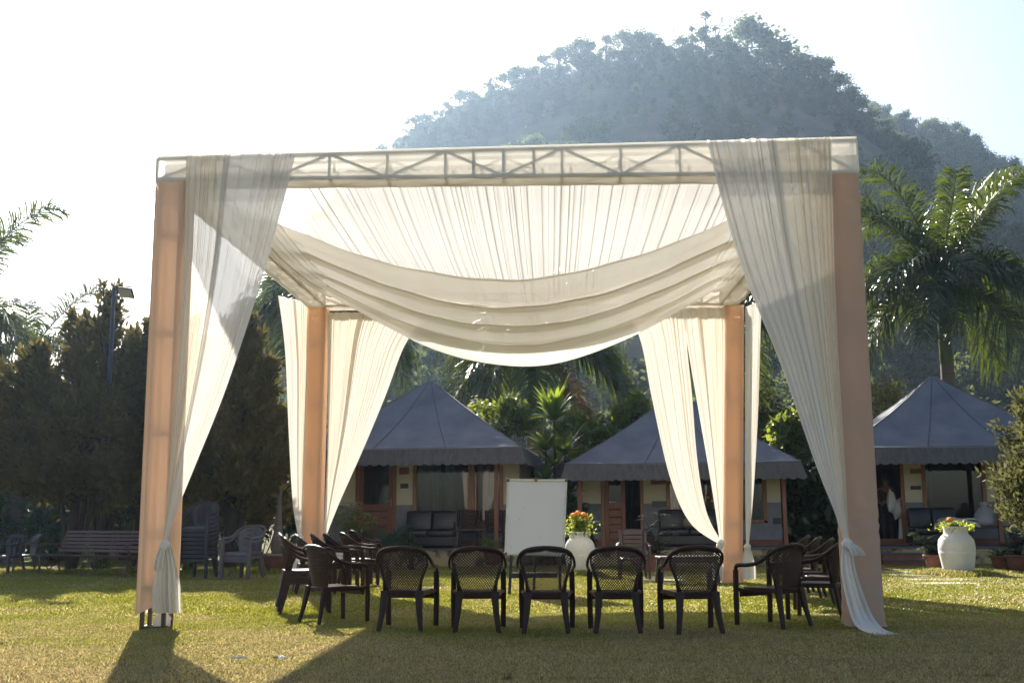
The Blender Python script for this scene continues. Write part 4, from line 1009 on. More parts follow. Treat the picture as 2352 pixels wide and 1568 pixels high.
            if kd == 'door':
                dd = leaf(u0+.092, u1-.092)
                MB().box((u1-.145, WW-.012, zf+1.15), (.035,.012,.2)).build('handle_plate', M['carton'], dd); MB().bar((u1-.145, WW-.03, zf+1.17), (u1-.25, WW-.045, zf+1.17), .018).build('handle', M['carton'], dd)
                MB().grid(lambda u, v: (u0+.1+u*(u1-u0-.2), WW+.16+.03*math.sin(u*40), zf+v*2.1), 40, 2).build('drape', M['drape'], t, True)
            else:
                um = f_[3] and U(f_[3], WW); 
                if um: leaf(u0+.092, um)
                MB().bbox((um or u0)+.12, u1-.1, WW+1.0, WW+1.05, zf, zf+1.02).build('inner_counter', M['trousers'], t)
        elif kd == 'window':
            u0, u1 = U(f_[1], WW), U(f_[2], WW); um = U(f_[3], WW) if f_[3] else None; zs = zf + .62
            MB().bbox(u0, u1, WW, WW+.12, zf, zs-.05).build('dado', M['grey_wall'], t)
            wf = MB(); wf.bbox(u0, u0+.10, WW-.03, WW+.10, zs, zt); wf.bbox(u1-.10, u1, WW-.03, WW+.10, zs, zt); wf.bbox(u0+.1, u1-.1, WW-.03, WW+.10, zt-.08, zt); wf.bbox(u0+.1, u1-.1, WW-.05, WW+.10, zs-.048, zs+.03)
            if um: wf.bbox(um-.075, um+.075, WW-.03, WW+.10, zs+.03, zt-.08)
            wn = wf.build('window', M['wood'], t, bevel=.006)
            for a, b in ([(u0+.1, um-.075), (um+.075, u1-.1)] if um else [(u0+.1, u1-.1)]):
                MB().bbox(a, b, WW+.02, WW+.026, zs+.03, zt-.08).build('pane', M['glass'], wn)
            a, b = u0+.1, u1-.1
            for k_, (q0, q1, mm) in enumerate(f_[4]):
                MB().grid(lambda u, v: (a+(b-a)*(q0+(q1-q0)*u), WW+.2+.035*math.sin(u*(q1-q0)*60+k_), zs+.02+v*(zt-zs-.04)), 60, 2).build('drape', M[mm], t, True)  # beige curtains, plus a pink sheet that paints in a reflection
    for nm, x, y0_, y1_, x1, mat in feats['plates']:
        a = on_plane(x, y0_, E0 + cyv*WW, cyv); b = on_plane(x1, y1_, E0 + cyv*WW, cyv); ua, ub = (a-E0).dot(cx), (b-E0).dot(cx)
        pl_ = MB().bbox(ua, ub, WW-.025, WW-.006, b.z, a.z).build(nm, M[mat], t, bevel=.004)
        if nm == 'name_plate' and feats.get('name'):
            cu = bpy.data.curves.new('lettering', 'FONT'); cu.body = feats['name']; cu.size = (a.z-b.z)*.62; cu.align_x = 'CENTER'; cu.align_y = 'CENTER'; cu.extrude = .001
            cu.materials.append(M['sign_ink']); tmp = bpy.data.objects.new('lettering', cu); COL.objects.link(tmp); bpy.context.view_layer.update(); me_ = bpy.data.meshes.new_from_object(tmp.evaluated_get(bpy.context.evaluated_depsgraph_get())); bpy.data.objects.remove(tmp); lo = bpy.data.objects.new('lettering', me_); COL.objects.link(lo); lo.parent = pl_; lo.location = ((ua+ub)/2, WW-.0275, (a.z+b.z)/2); lo.rotation_euler = (math.pi/2, 0, 0)
    if feats.get('steps'):
        u0, u1 = feats['steps']
        for k in range(3):
            MB().bbox(u0-.06*k, u1+.06*k, .55-.30*(k+1), .578-.30*k, 0 if k == 2 else .0, .30-.14*k-.032+.0).build('step', M['terracotta_step'], t)
            MB().bbox(u0-.06*k-.02, u1+.06*k+.02, .55-.30*(k+1)-.03, .577-.30*k, .30-.14*k-.03, .30-.14*k).build('tread', M['coping'], t, bevel=.006)
        MB().bbox(.15+(u0+u1)/2, .33+(u0+u1)/2, -.075, -.052, .035, .115).build('step_light', M['grey_plastic'], t)
    return t, (lambda px, py, w_: on_plane(px, py, E0 + cyv*w_, cyv)), E0, cx, cyv
YE = 26.8
ecL = A(933,1026,YE); ecM = A(1562,1066,YE-.35); ecR = A(2218,1036,YE-.8)
ecL.z = max(ecL.z, 2.8)
cotL, ptL, _, _, _ = cottage(ecL, 'grey canvas-roofed cottage on the left behind the whiteboard, dark sofa on its porch', dict(dado=1.52, front=[('wall',-999,812),('door',812,906),('wall',906,944),('window',944,1152,1078,[(0,.28,'drape'),(.72,.98,'net'),(.33,.45,'drape')]),('wall',1152,9999),('post',1135,.75,.10),('post',700,.75,.10)],
    plates=[('name_plate',914,1070,1086,936,'plate'),('vent_plate',916,1107,1118,934,'dark_plate')]), None)
cotM, ptM, _, _, _ = cottage(ecM, 'grey canvas-roofed cottage in the middle with an open door and name plate', dict(dado=1.52, name='KRISHNA', front=[('wall',-999,1376,'stain_wall'),('door_open',1376,1474,1432),('wall',1474,1526),('window',1526,1757,1640,[(0,.2,'drape'),(.36,.52,'net'),(.8,1,'drape')]),('wall',1757,9999),('post',1327,.75,.10),('post',1797,.75,.10)],
    plates=[('name_plate',1490,1100,1116,1533,'plate'),('vent_plate',1493,1154,1168,1530,'dark_plate'),('socket',1360,1255/1.0-47,1270/1.0-47,1375,'dark_plate'),('socket',1757+13,1196,1210,1757+33,'dark_plate')]), None)
cotR, ptR, E0R, cxR, cyR = cottage(ecR, 'grey canvas-roofed cottage on the far right with terracotta steps', dict(dado=1.50, front=[('wall',-999,1980),('door_open',1980,2074,None),('wall',2074,2115),('window',2115,2262,None,[(0,.16,'drape')]),('wall',2262,9999),('post',2290,.75,.10)],
    plates=[('name_plate',2086,1087,1098,2113,'plate'),('vent_plate',2087,1126,1135,2111,'dark_plate')], steps=(-2.0,-.42)), None)
ecH = A(215,1075,37.5)
cotH, _, _, _, _ = cottage(ecH, 'grey canvas-roofed cottage mostly hidden behind the left junipers', dict(dado=1.5, front=[('wall',-999,120),('door',120,200),('wall',200,235,),('window',235,360,None,[(0,.3,'drape')]),('wall',360,9999)], plates=[('vent_plate',208,1130,1140,228,'dark_plate')]), None)
# house walls glimpsed between and behind the cottages
p = A(1885,1150,31); t = thing('garden_wall', 'sunlit whitewashed wall glimpsed behind the shrubs between two cottages', 'wall', (p.x, 31, 0)); mb = MB(); mb.bbox(-1.4,1.0,0,.2,0,2.1); mb.build('masonry', M['house_wall'], t)
MB().bbox(-1.45,1.05,-.03,.23,2.1,2.18).build('coping', M['coping'], t)
p = A(1225,1120,31.5); t = thing('shed', 'shadowed dark shed wall between the left and middle cottages', 'shed', (p.x, 31.5, 0)); MB().bbox(-1.6,1.0,0,2,0,2.55).build('wall', M['grey_wall'], t); mb = MB(); mb.bbox(-1.8,1.2,-.4,2.2,2.552,2.66); mb.build('roof', M['canvas_val'], t)

# porch furniture
def sofa(pt, x0, x1, ytop, ybot, label, rail=False):
    w_ = 1.25; a = pt(x0, ybot, w_-.4); b = pt(x1, ybot, w_-.4); L = (b-a).length; c = (a+b)/2; t = thing('sofa', label, 'sofa', (c.x, c.y, .44), YA, 'black leather sofas on the porches')
    n = 2
    for k in range(n):
        xa = -L/2 + .05 + k*(L-.1)/n; xb = xa + (L-.1)/n - .008
        MB().bbox(xa, xb, -.05, .68, .28, .44).build('seat_cushion', M['sofa'], t, True, bevel=.05)
        MB().box(((xa+xb)/2, .66, .66), (xb-xa, .2, .52), Matrix.Rotation(R(-10), 3, 'X')).build('back_cushion', M['sofa'], t, True, bevel=.06)
    MB().bbox(-L/2, L/2, 0, .78, .06, .278).build('base', M['sofa'], t, bevel=.02)
    for s in (-1, 1):
        for y in (.06, .7): MB().box((s*(L/2-.08), y, .03), (.05,.05,.06)).build('foot', M['wood_dark'], t)
    if rail:
        for s in (1,):
            MB().bbox(s*(L/2+.005), s*(L/2+.065), -.05, .02, 0, .55).build('arm_frame', M['wood_dark'], t)
            MB().bbox(s*(L/2+.005), s*(L/2+.065), .021, .72, .49, .55).build('arm_frame', M['wood_dark'], t)
    return t
sofa(ptL, 910, 1042, 1157, 1240, 'two-seat black leather sofa on the left cottage porch', True)
sofa(ptM, 1505, 1655, 1190, 1274, 'black leather sofa behind the vine on the middle cottage porch')
sofa(ptR, 2092, 2215, 1190, 1262, 'black sofa in deep shade on the right cottage porch with cloth piled on it')
def on_porch(pt, px, w_): p = pt(px, 1200, w_); return Vector((p.x, p.y, .44))
c1 = dup(sc1, on_porch(ptL,1068,1.45), YA+math.pi, 'dark slatted armchair next to the sofa on the left porch'); c2 = dup(sc1, on_porch(ptL,1128,1.45), YA+math.pi, 'dark slatted armchair by the wooden post on the left porch')
for c in (c1, c2):
    for k in c.children: k.data = k.data.copy(); k.data.materials[0] = M['brown_plastic']
def low_table(loc, label, L=.75):
    t = thing('porch_table', label, 'table', loc, YA)
    MB().bbox(-L/2, L/2, -.25, .25, .42, .47).build('tabletop', M['wood_dark'], t, bevel=.01)
    for sx in (-1,1):
        for sy in (-1,1): MB().bar((sx*(L/2-.0),sy*.21,0),(sx*(L/2-.06),sy*.2,.419),.055).build('leg', M['wood_dark'], t)
    return t
low_table(on_porch(ptL,1080,.95), 'low dark wooden table before the armchairs on the left porch')
low_table(on_porch(ptR,2262,1.1), 'dark low table at the right end of the right porch', .95)
# blanket rolled on the middle sofa, sheets on the right sofa, bag and carton on the right table
p = ptM(1598,1228,1.15); t = thing('blanket', 'khaki rumpled blanket rolled up on the middle porch sofa', 'blanket', (p.x,p.y,.885)); mb = MB()
mb.lathe([(.001,-.36),(.10,-.35),(.13,-.25),(.11,-.12),(.15,.05),(.18,.2),(.15,.33),(.06,.38),(.001,.385)], 22, (0,0,0), lambda a, z: .10*math.sin(5*a+z*18)+.07*math.sin(11*a-z*30)); b = mb.build('roll', M['straw_rug'], t, True); b.rotation_euler = (0, math.pi/2, 0); b.location = (0,0,.14)
p = ptR(2192,1212,1.0); t = thing('folded_sheets', 'pile of folded white sheets on the right porch sofa', 'sheets', (p.x,p.y,.885), YA+.12)
for k in range(4): MB().grid(lambda u, v: ((u-.5)*(.95-.06*k)+.02*math.sin(v*9+k), (v-.5)*.5, .05+.055*k+.02*math.sin(u*8+k*2)+.015*math.sin(v*7)-.05*(2*u-1)**4), 16, 8).build('sheet', M['linen'], t, True).modifiers.new('solid','SOLIDIFY').thickness = .035
p = ptR(2258,1205,1.1); t = thing('plastic_bag', 'knotted clear plastic bag of linen on the right porch table', 'bag', (p.x,p.y,.915)); MB().lathe([(.02,0),(.24,.01),(.27,.12),(.24,.28),(.15,.4),(.07,.46),(.11,.54),(.05,.58)], 24, (0,0,0), lambda a, z: .08*math.sin(5*a+z*13)+.06*math.sin(9*a-z*25)).build('bag_body', M['bag'], t, True)
MB().lathe([(.001,.02),(.19,.02),(.2,.12),(.12,.25),(.001,.28)], 16, (0,0,0), lambda a, z: .1*math.sin(4*a+z*20)).build('contents', M['linen'], t, True)
p = ptR(2300,1205,1.1); t = thing('carton', 'pale carton beside the plastic bag on the right porch table', 'box', (p.x,p.y,.915), YA); MB().bbox(-.28,.28,-.18,.18,0,.30).build('body', M['carton'], t, bevel=.005); MB().bbox(-.285,.285,-.03,.03,.301,.304).build('tape', M['straw_rug'], t)
p = ptM(1615,1185,1.8); t = thing('marigold_pot', 'small potted marigold on the window ledge above the middle sofa', 'potted plant', (p.x,p.y-.02,1.28)); MB().lathe([(.05,0),(.08,.12),(.09,.13)], 14).build('pot', M['terracotta'], t, True); mb = MB()
for j in range(14): blades(mb, (random.uniform(-.06,.06), random.uniform(-.05,.05), .12+random.uniform(0,.16)), 6, .12, .012, 300+j)
mb.build('leaves', M['darkleaf'], t)
for dx, dz in ((-.14,.32),(.02,.42),(.17,.28),(.08,.36)): MB().lathe([(.02,-.02),(.045,0),(.03,.03),(.001,.035)], 10, (dx,-.02,dz)).build('flower', M['marigold'], t)

# person in the dark doorway of the right cottage, carrying pillows
pp = ptR(2034,1200,2.45); t = thing('person', 'person in dark clothes standing in the right cottage doorway holding white pillows', 'person', (pp.x, pp.y, .44), YA)
def skin_body(name, verts, edges, rad, mat, root, parent, sub=2):
    me = bpy.data.meshes.new(name); me.from_pydata(verts, edges, []); ob = bpy.data.objects.new(name, me); COL.objects.link(ob); ob.parent = parent; me.materials.append(mat)
    sk = ob.modifiers.new('skin', 'SKIN'); 
    if not me.skin_vertices: 
        bpy.context.view_layer.objects.active = ob
    for i, r_ in enumerate(rad): me.skin_vertices[0].data[i].radius = (r_, r_) if not hasattr(r_, '__len__') else r_
    for i in range(len(verts)): me.skin_vertices[0].data[i].use_root = (i == root)
    sk.use_smooth_shade = True; s = ob.modifiers.new('sub', 'SUBSURF'); s.levels = sub; s.render_levels = sub; return ob
V_ = [(0,0,.92),(0,.01,1.10),(0,0,1.30),(0,-.01,1.42),(0,-.02,1.50),(0,-.03,1.58),(0,-.035,1.68),
      (.10,0,.88),(.10,-.02,.48),(.10,.02,.09),(.11,-.13,.04), (-.10,0,.88),(-.11,-.04,.48),(-.11,0,.09),(-.12,-.15,.04),
      (.18,0,1.38),(.25,.0,1.12),(.20,-.22,1.02),(.15,-.30,1.03), (-.18,0,1.38),(-.25,-.02,1.12),(-.20,-.22,1.04),(-.14,-.30,1.06)]
E_ = [(0,1),(1,2),(2,3),(3,4),(4,5),(5,6),(0,7),(7,8),(8,9),(9,10),(0,11),(11,12),(12,13),(13,14),(3,15),(15,16),(16,17),(17,18),(3,19),(19,20),(20,21),(21,22)]
r_ = [(.15,.11),(.13,.10),(.15,.11),(.10,.08),.055,(.08,.095),(.075,.09),.09,.06,.045,(.045,.035),.09,.06,.045,(.045,.035),.06,.045,.037,.03,.06,.045,.037,.03]
for s, b in ((1,18),(-1,22)):                                        # five fingers rooted in each palm
    bx, by, bz = V_[b]
    for k, (dz, ln) in enumerate(((.03,.07),(.012,.08),(-.006,.075),(-.024,.06))):
        i = len(V_); V_ += [(bx - s*.03, by-.025, bz+dz), (bx - s*(.03+ln*.6), by-.015, bz+dz*1.1)]; E_ += [(b,i),(i,i+1)]; r_ += [.009,.008]
    i = len(V_); V_ += [(bx - s*.01, by+.01, bz+.05), (bx-s*.04, by-.0, bz+.075)]; E_ += [(b,i),(i,i+1)]; r_ += [.011,.009]
body = skin_body('body', V_, E_, r_, M['skin'], 0, t)
body.data.materials.append(M['maroon']); body.data.materials.append(M['trousers'])
def shell(name, idx, grow, mat):
    mp = {i: k for k, i in enumerate(idx)}; es = [(mp[a], mp[b]) for a, b in E_ if a in mp and b in mp]
    skin_body(name, [V_[i] for i in idx], es, [tuple((q if hasattr(r_[i], '__len__') else r_[i]) + grow for q in (r_[i] if hasattr(r_[i], '__len__') else (r_[i],)*2)) for i in idx], mat, 0, t)
shell('shirt', [0,1,2,3,15,16,19,20], .018, M['maroon']); shell('trousers', [0,7,8,9,11,12,13], .02, M['trousers'])
MB().lathe([(.001,1.80),(.05,1.79),(.09,1.74),(.10,1.67),(.085,1.60)], 14, (0,-.02,-.0)).build('hair', M['hair'], t, True)
mb = MB(); mb.add([(-.012,-.125,1.62),(.012,-.125,1.62),(0,-.148,1.625),(0,-.12,1.665)], [(0,1,2),(0,2,3),(1,3,2)]); mb.build('nose', M['skin'], t)
for s in (-1,1): MB().lathe([(.001,-.01),(.012,0),(.001,.01)], 8, (s*.032,-.125,1.672)).build('eye', M['hair'], t); MB().box((s*.092,-.03,1.64),(.018,.035,.055)).build('ear', M['skin'], t, bevel=.008)
MB().box((0,-.124,1.585),(.045,.012,.012)).build('mouth', M['maroon'], t)
def pillow(px, py, w_, sz, rot, label):
    p = ptR(px, py, w_); t = thing('pillow', label, 'pillow', p, YA, 'white pillows carried by the person'); mb = MB()
    for sg in (1,-1): mb.grid(lambda u, v: ((u-.5)*sz[0]*(1-.12*math.sin(v*3.14)), sg*.11*(math.sin(u*3.14)*math.sin(v*3.14))**.6*(1+.08*math.sin(u*9+v*7)), (v-.5)*sz[1]*(1-.10*math.sin(u*3.14))), 12, 12)
    b = mb.build('cushion', M['linen'], t, True); b.rotation_euler = rot
pillow(2043,1162,2.02,(.40,.62),(0,R(14),R(62)), 'plump white pillow held high by the person in the doorway')
pillow(2058,1178,2.1,(.36,.50),(0,R(-16),R(20)), 'second white pillow tucked behind the first one')
p = ptR(2068,1200,2.2); t = thing('sheet', 'long pale sheet trailing from the bundle the person carries', 'sheet', (p.x,p.y,.46), YA); MB().grid(lambda u, v: ((u-.5)*(.28-.1*v), .03*math.sin(u*14), v*.72), 20, 6).build('cloth', M['linen'], t, True)

# ------------------------------------------------------------------ floodlight pole
p = G(222,1301); top = A(256,650,p.y); t = thing('floodlight_pole', 'slim dark steel pole with a square floodlight, rising behind the bench', 'floodlight', p)
MB().tube([(0,0,0),(0,0,top.z)], [.052,.045], 12).build('pole', M['pole'], t, True)
MB().tube([(-.5,.05,top.z-.02),(.05,.0,top.z+.0),(.62,-.04,top.z+.05)], .006, 4).build('wire', M['pole'], t)
MB().tube([(.05,0,top.z-.02),(.55,-.03,top.z+.03),(.56,-.03,top.z-.2)], .012, 5).build('bracket', M['pole'], t)
rot = Matrix.Rotation(R(-42), 3, 'X') @ Matrix.Rotation(R(12), 3, 'Y')
hd = MB().box((.34,-.14,top.z-.15), (.38,.29,.05), rot).build('lamp_housing', M['pole'], t, bevel=.015)
MB().box(Vector((.34,-.14,top.z-.15)) + rot @ Vector((0,0,-.029)), (.33,.24,.006), rot).build('lamp_face', M['lamp_face'], hd)
MB().box((.06,0,top.z-.22),(.14,.14,.05)).build('clamp', M['grey_plastic'], t)
# scraps on the lawn
for k, (px, py, s, lab) in enumerate(((634,1510,.10,'crumpled white paper scrap on the sunlit grass'),(540,1510,.10,'thin white straw lying on the sunlit grass'),(2250,1349,.10,'small white paper scrap right of the right vase'),(2290,1352,.10,'white scrap at the right edge of the sunlit lawn'),(1650,1560,.0,''))):
    if not s: continue
    p = G(px, py); mb = MB(); rr = random.Random(k)
    mb.grid(lambda u, v: ((u-.5)*s*(1 if k != 1 else 1.3), (v-.5)*s*(.7 if k != 1 else .08), .03+.015*math.sin(u*7+k)*math.cos(v*6)), 6, 5); o = mb.build('paper_scrap', M['paper'], None); o.location = p; tag(o, lab, 'litter')
# ------------------------------------------------------------------ palms
def frond_mesh(name, L, rise, droop, seed, mats=('palm_leaf',), nl=92, leaf=.76, hang=1.0):
    """a feather frond along +X: arching midrib with rows of drooping leaflets"""
    r = random.Random(seed); pts = []
    for i in range(15):
        t_ = i/14; pts.append(Vector((L*t_*(1-.18*droop*t_), .10*math.sin(t_*2.4+seed)*t_, rise*L*t_ - droop*L*t_**2.1)))
    f = poly(pts); mb = MB(); vs_all = MB()
    for k in range(nl):
        t_ = .10 + .9*k/nl; p = f(t_); d = (f(min(1, t_+.03)) - f(max(0, t_-.03))).normalized(); sd = d.cross(Vector((0,0,1))).normalized(); up = sd.cross(d)
        ll = leaf*(.45+.9*math.sin(min(1, t_*1.05)*math.pi*.92)**.7)*(1 if t_ < .9 else .7)
        for s in (-1, 1):
            a = r.uniform(.5, .95); l = ll*r.uniform(.8, 1.12); dr = d*(.35+.5*t_) + sd*s*a + up*r.uniform(-.35,.85); dr.normalize()
            q0 = p; q1 = p + dr*l*.45; q2 = p + dr*l*.82 + Vector((0,0,-l*.22*hang)); q3 = q2 + dr*l*.16 + Vector((0,0,-l*.34*hang*r.uniform(.7,1.3)))
            wv = d*.024*r.uniform(.8,1.3) + up*r.uniform(-.008,.008)
            mb.add([q0-wv*.6, q0+wv*.6, q1+wv*1.2, q1-wv*1.2, q2+wv*.9, q2-wv*.9, q3], [(0,1,2,3),(3,2,4,5),(5,4,6)])
    rb = MB(); rb.tube([f(i/14) for i in range(15)], [.034*(1-i/15.5)+.004 for i in range(15)], 5)
    n0 = len(mb.f); mb.add(rb.v, rb.f)
    me = bpy.data.meshes.new(name); me.from_pydata(mb.v, [], mb.f); me.materials.append(M[mats[0]]); me.materials.append(M['rachis'])
    me.polygons.foreach_set('material_index', [0]*n0 + [1]*(len(mb.f)-n0)); me.update(); return me
FM = {'up': [frond_mesh('frond', 3.9, 1.75, .95, 1, hang=.75), frond_mesh('frond', 3.9, 1.45, .95, 2, hang=.75)], 'mid': [frond_mesh('frond', 3.1, .62, .88, 3), frond_mesh('frond', 3.2, .45, .85, 4)],
      'low': [frond_mesh('frond', 3.1, .15, .80, 5, hang=1.2), frond_mesh('frond', 3.0, -.02, .78, 6, hang=1.25)], 'dry': [frond_mesh('dry_frond', 2.6, -.35, .9, 7, ('palm_dry',), hang=.5, leaf=.5)]}
def palm(base, zc_, label, fronds, scale=1.0, shaft=1.5, rt=.19, seed=0):
    t = thing('palm_tree', label, 'palm', base, group='royal palms around the cottages'); z0 = zc_ - shaft
    prof = [(rt*1.25,0),(rt*1.15,.5),(rt*1.12,z0*.45),(rt*1.02,z0*.8),(rt*.93,z0)]; mb = MB()
    pr = []
    for i in range(61):
        zz_ = z0*i/60; rr_ = float(np.interp(zz_, [p[1] for p in prof], [p[0] for p in prof])); pr.append((rr_*(1+.02*(i % 2)), zz_))
    mb.lathe(pr, 16).build('trunk', M['palm_trunk'], t, True)
    MB().lathe([(rt*.95,z0),(rt*1.0,z0+.08),(rt*.92,z0+.4*shaft),(rt*.74,z0+.75*shaft),(rt*.5,z0+1.0*shaft),(.04,z0+1.1*shaft)], 16).build('crownshaft', M['crownshaft'], t, True)
    r = random.Random(seed)
    for az, kind, sc in fronds:
        me = FM[kind][r.randrange(len(FM[kind]))]; o = bpy.data.objects.new('frond', me); COL.objects.link(o); o.parent = t; o.location = (0, 0, zc_ + r.uniform(-.12,.05) - (.25 if kind in ('low','dry') else 0))
        o.rotation_euler = (r.uniform(-.25,.25), r.uniform(-.08,.08), R(az)); o.scale = (sc*scale,)*3
    return t
def crown(seed, n=17, up=1.0):
    r = random.Random(seed); out = []
    for k in range(n):
        az = k*137.5 + r.uniform(-12,12); kind = ('up','up','mid','mid','mid','low','low')[min(6, int(k*7/n))]; out.append((az, kind, r.uniform(.85,1.1)*(up if kind == 'up' else 1)))
    return out
def palm_at(px, py, Y, label, fronds, **kw):
    c = A(px, py, Y); g = Vector((c.x, c.y, 0)); return palm(g, c.z, label, fronds, **kw)
palm_at(2163, 648, 32, 'tall royal palm with glinting fronds rising behind the right cottage', [(20,'up',1.05),(160,'up',1.05),(60,'up',.95),(115,'up',1.0),(0,'mid',1.1),(180,'mid',1.05),(215,'mid',1.0),(325,'mid',1.0),(270,'mid',.85),(245,'mid',.95),(295,'low',1.0),(195,'low',1.1),(345,'low',1.1),(30,'low',1.0),(150,'low',1.0),(230,'low',.95),(310,'mid',1.05),(170,'up',.9),(90,'mid',1.0),(250,'up',.8),(300,'up',.85),(225,'mid',1.0),(200,'up',.95),(340,'up',.95),(190,'mid',1.1),(350,'mid',1.1),(265,'low',.9)], shaft=2.6, rt=.2, seed=2)
palm_at(1226, 770, 35.5, 'royal palm with a ringed trunk between two cottages, crown hidden by the swag', crown(5, 16, .7) + [(318,'dry',1.25),(200,'low',1.05),(185,'low',1.0),(340,'low',1.0),(225,'low',.9)], shaft=3.0, rt=.27, scale=1.15, seed=3)
palm_at(-125, 705, 31, 'royal palm mostly cut off by the left picture edge', [(8,'up',1.0),(-12,'mid',1.0),(-30,'low',.9),(40,'mid',.95),(90,'up',1),(180,'mid',1),(240,'mid',1),(150,'up',1),(-8,'low',1.0),(20,'mid',.9)], seed=4)
palm_at(60, 800, 33, 'low palm behind the leftmost juniper, only its upper fronds showing', [(5,'mid',.9),(175,'mid',.9),(60,'up',.8),(120,'up',.8),(-20,'mid',.85),(200,'mid',.9)], seed=6)
palm_at(735, 650, 39, 'royal palm behind the far left post, its fronds hanging either side of it', crown(11, 16, .55) + [(180,'low',1.1),(200,'low',1.1),(-20,'low',1.1),(-5,'low',1.0),(165,'low',1.0),(-40,'low',1.0)], shaft=2.0, scale=1.28, seed=7)
palm_at(1690, 725, 39, 'royal palm behind the far right post, mostly hidden by the canopy', crown(15, 15, .55) + [(-10,'low',1.0),(-25,'low',1.0)], shaft=2.0, scale=1.28, seed=8)

# ------------------------------------------------------------------ junipers
def juniper_mesh(H, Wd, seed, nb=150, sprays=85, base=.12, top_pow=.8, spray=.21, tips=()):
    """many upswept limbs carrying feathery sprays"""
    r = np.random.default_rng(seed); P = []; D = []; limbs = []
    heads = [(0, 0, H)] + list(tips)
    for k in range(nb):
        hx, hy, hh = heads[0] if k % (len(heads)+1) == 0 else heads[k % len(heads)]
        t_ = r.uniform(base, .97)**.9; z = t_*hh; a = r.uniform(0, 2*np.pi); wd = Wd*.5*np.interp(t_, [0,.12,.3,.55,.8,1],[.55,.9,1.0,.78,.42,.05])*r.uniform(.55,1.1)
        cx, cy_ = hx*t_**1.2, hy*t_**1.2
        p0 = np.array([cx*.8, cy_*.8, z*.82]); p2 = np.array([cx+np.cos(a)*wd, cy_+np.sin(a)*wd, z+wd*r.uniform(.02,.5)]); p1 = (p0+p2)/2 + np.array([0,0,-.12*wd])
        limbs.append((p0,p1,p2)); n = int(sprays*(.5+wd/ (Wd*.5)))
        s = r.uniform(.30,1,n)**.6; q = ((1-s)**2)[:,None]*p0 + (2*s*(1-s))[:,None]*p1 + (s**2)[:,None]*p2
        q += r.normal(size=(n,3))*(.055+.085*wd)*np.array([1,1,.9])*(1.15-s*.55)[:,None]; P.append(q)
        d = (p2-p0)/np.linalg.norm(p2-p0); D.append(np.tile(d,(n,1))*.7 + r.normal(size=(n,3))*.7 + np.array([0,0,.3]))
    P = np.concatenate(P); D = np.concatenate(D); D /= np.linalg.norm(D,axis=1)[:,None]; n = len(P)
    S = np.cross(D, r.normal(size=(n,3))); S /= np.linalg.norm(S,axis=1)[:,None]; l = spray*r.uniform(.6,1.4,n)[:,None]; w_ = l*.20
    V = np.stack([P, P+D*l*.45+S*w_, P+D*l, P+D*l*.45-S*w_],1).reshape(-1,3); F = np.arange(4*n).reshape(n,4); return V, F, limbs, heads
def juniper(px, py, Y, Wd, label, seed, mat='juniper', base_px=None, tips=(), lean=0, **kw):
    top = A(px, py, Y); g = Vector((top.x, Y, 0)) if base_px is None else Vector((A(base_px, 1300, Y).x, Y, 0)); H = top.z
    off = top.x - g.x; tp = [(off*0, 0, 0)]
    V, F, limbs, heads = juniper_mesh(H, Wd, seed, tips=[(x, y, z*H) for x, y, z in tips], **kw)
    V = V.copy(); V[:,0] += off*(np.clip(V[:,2]/H,0,1))**1.3
    t = thing('juniper_tree', label, 'juniper', g, group='junipers on the lawn'); np_obj('foliage', V, F, M[mat], t)
    mb = MB()
    for (hx, hy, hh) in heads:
        mb.tube([(hx*.02,hy*.02,-.1),(hx*.25+.03,hy*.25,hh*.3),(hx*.6+off*.3,hy*.6,hh*.6),(hx+off*.95,hy,hh*.95)], [(.026 if hx == 0 and hy == 0 else .013)*H*k_ for k_ in (1,.75,.45,.1)], 8)
    mb.build('trunk', M['bark'], t, True); lb = MB()
    for k, (a, b, c) in enumerate(limbs):
        if k % 2 == 0:
            sh = lambda q: (q[0]+off*max(0,q[2]/H)**1.3, q[1], q[2])
            lb.tube([sh(a), sh(b), sh(c)], [.016*H*.4, .009*H*.4, .003], 4, False)
    lb.build('limbs', M['bark'], t); return t
juniper(250, 622, 27.3, 3.4, 'tall pointed juniper beside the floodlight pole', 1, base_px=225, tips=((-.75,.1,.90),(.6,.2,.80),(.95,0,.70),(-1.0,.1,.55)), nb=190, sprays=85, base=.29)
juniper(80, 770, 26.0, 3.6, 'broad rounded juniper at the left behind the grey garden chair', 2, base_px=155, tips=((.9,0,.93),(-1.2,0,.93),(-.4,.3,1.0),(1.5,0,.82)), nb=200, sprays=90, base=.29)
juniper(345, 700, 27.6, 2.6, 'juniper rising behind the near left post', 3, tips=((.6,0,.86),(-.4,.2,.95)), nb=130, sprays=85, base=.29)
juniper(575, 700, 25.0, 2.5, 'dense juniper beside the stacked grey chairs', 4, base_px=520, tips=((.55,0,.82),(-.5,0,.74),(.9,.1,.66)), nb=190, sprays=95, base=.24)
juniper(455, 800, 25.6, 2.4, 'shorter juniper seen through the gap beside the near left post', 5, tips=((-.5,0,.9),(.5,0,.85)), nb=150, sprays=90, base=.27)
juniper(2402, 800, 20.5, 2.2, 'grey-green juniper at the right picture edge', 6, 'juniper_green', tips=((-.35,-.1,.86),(.3,0,.9),(-.2,-.3,.7)), nb=300, sprays=95, base=.24, spray=.12)

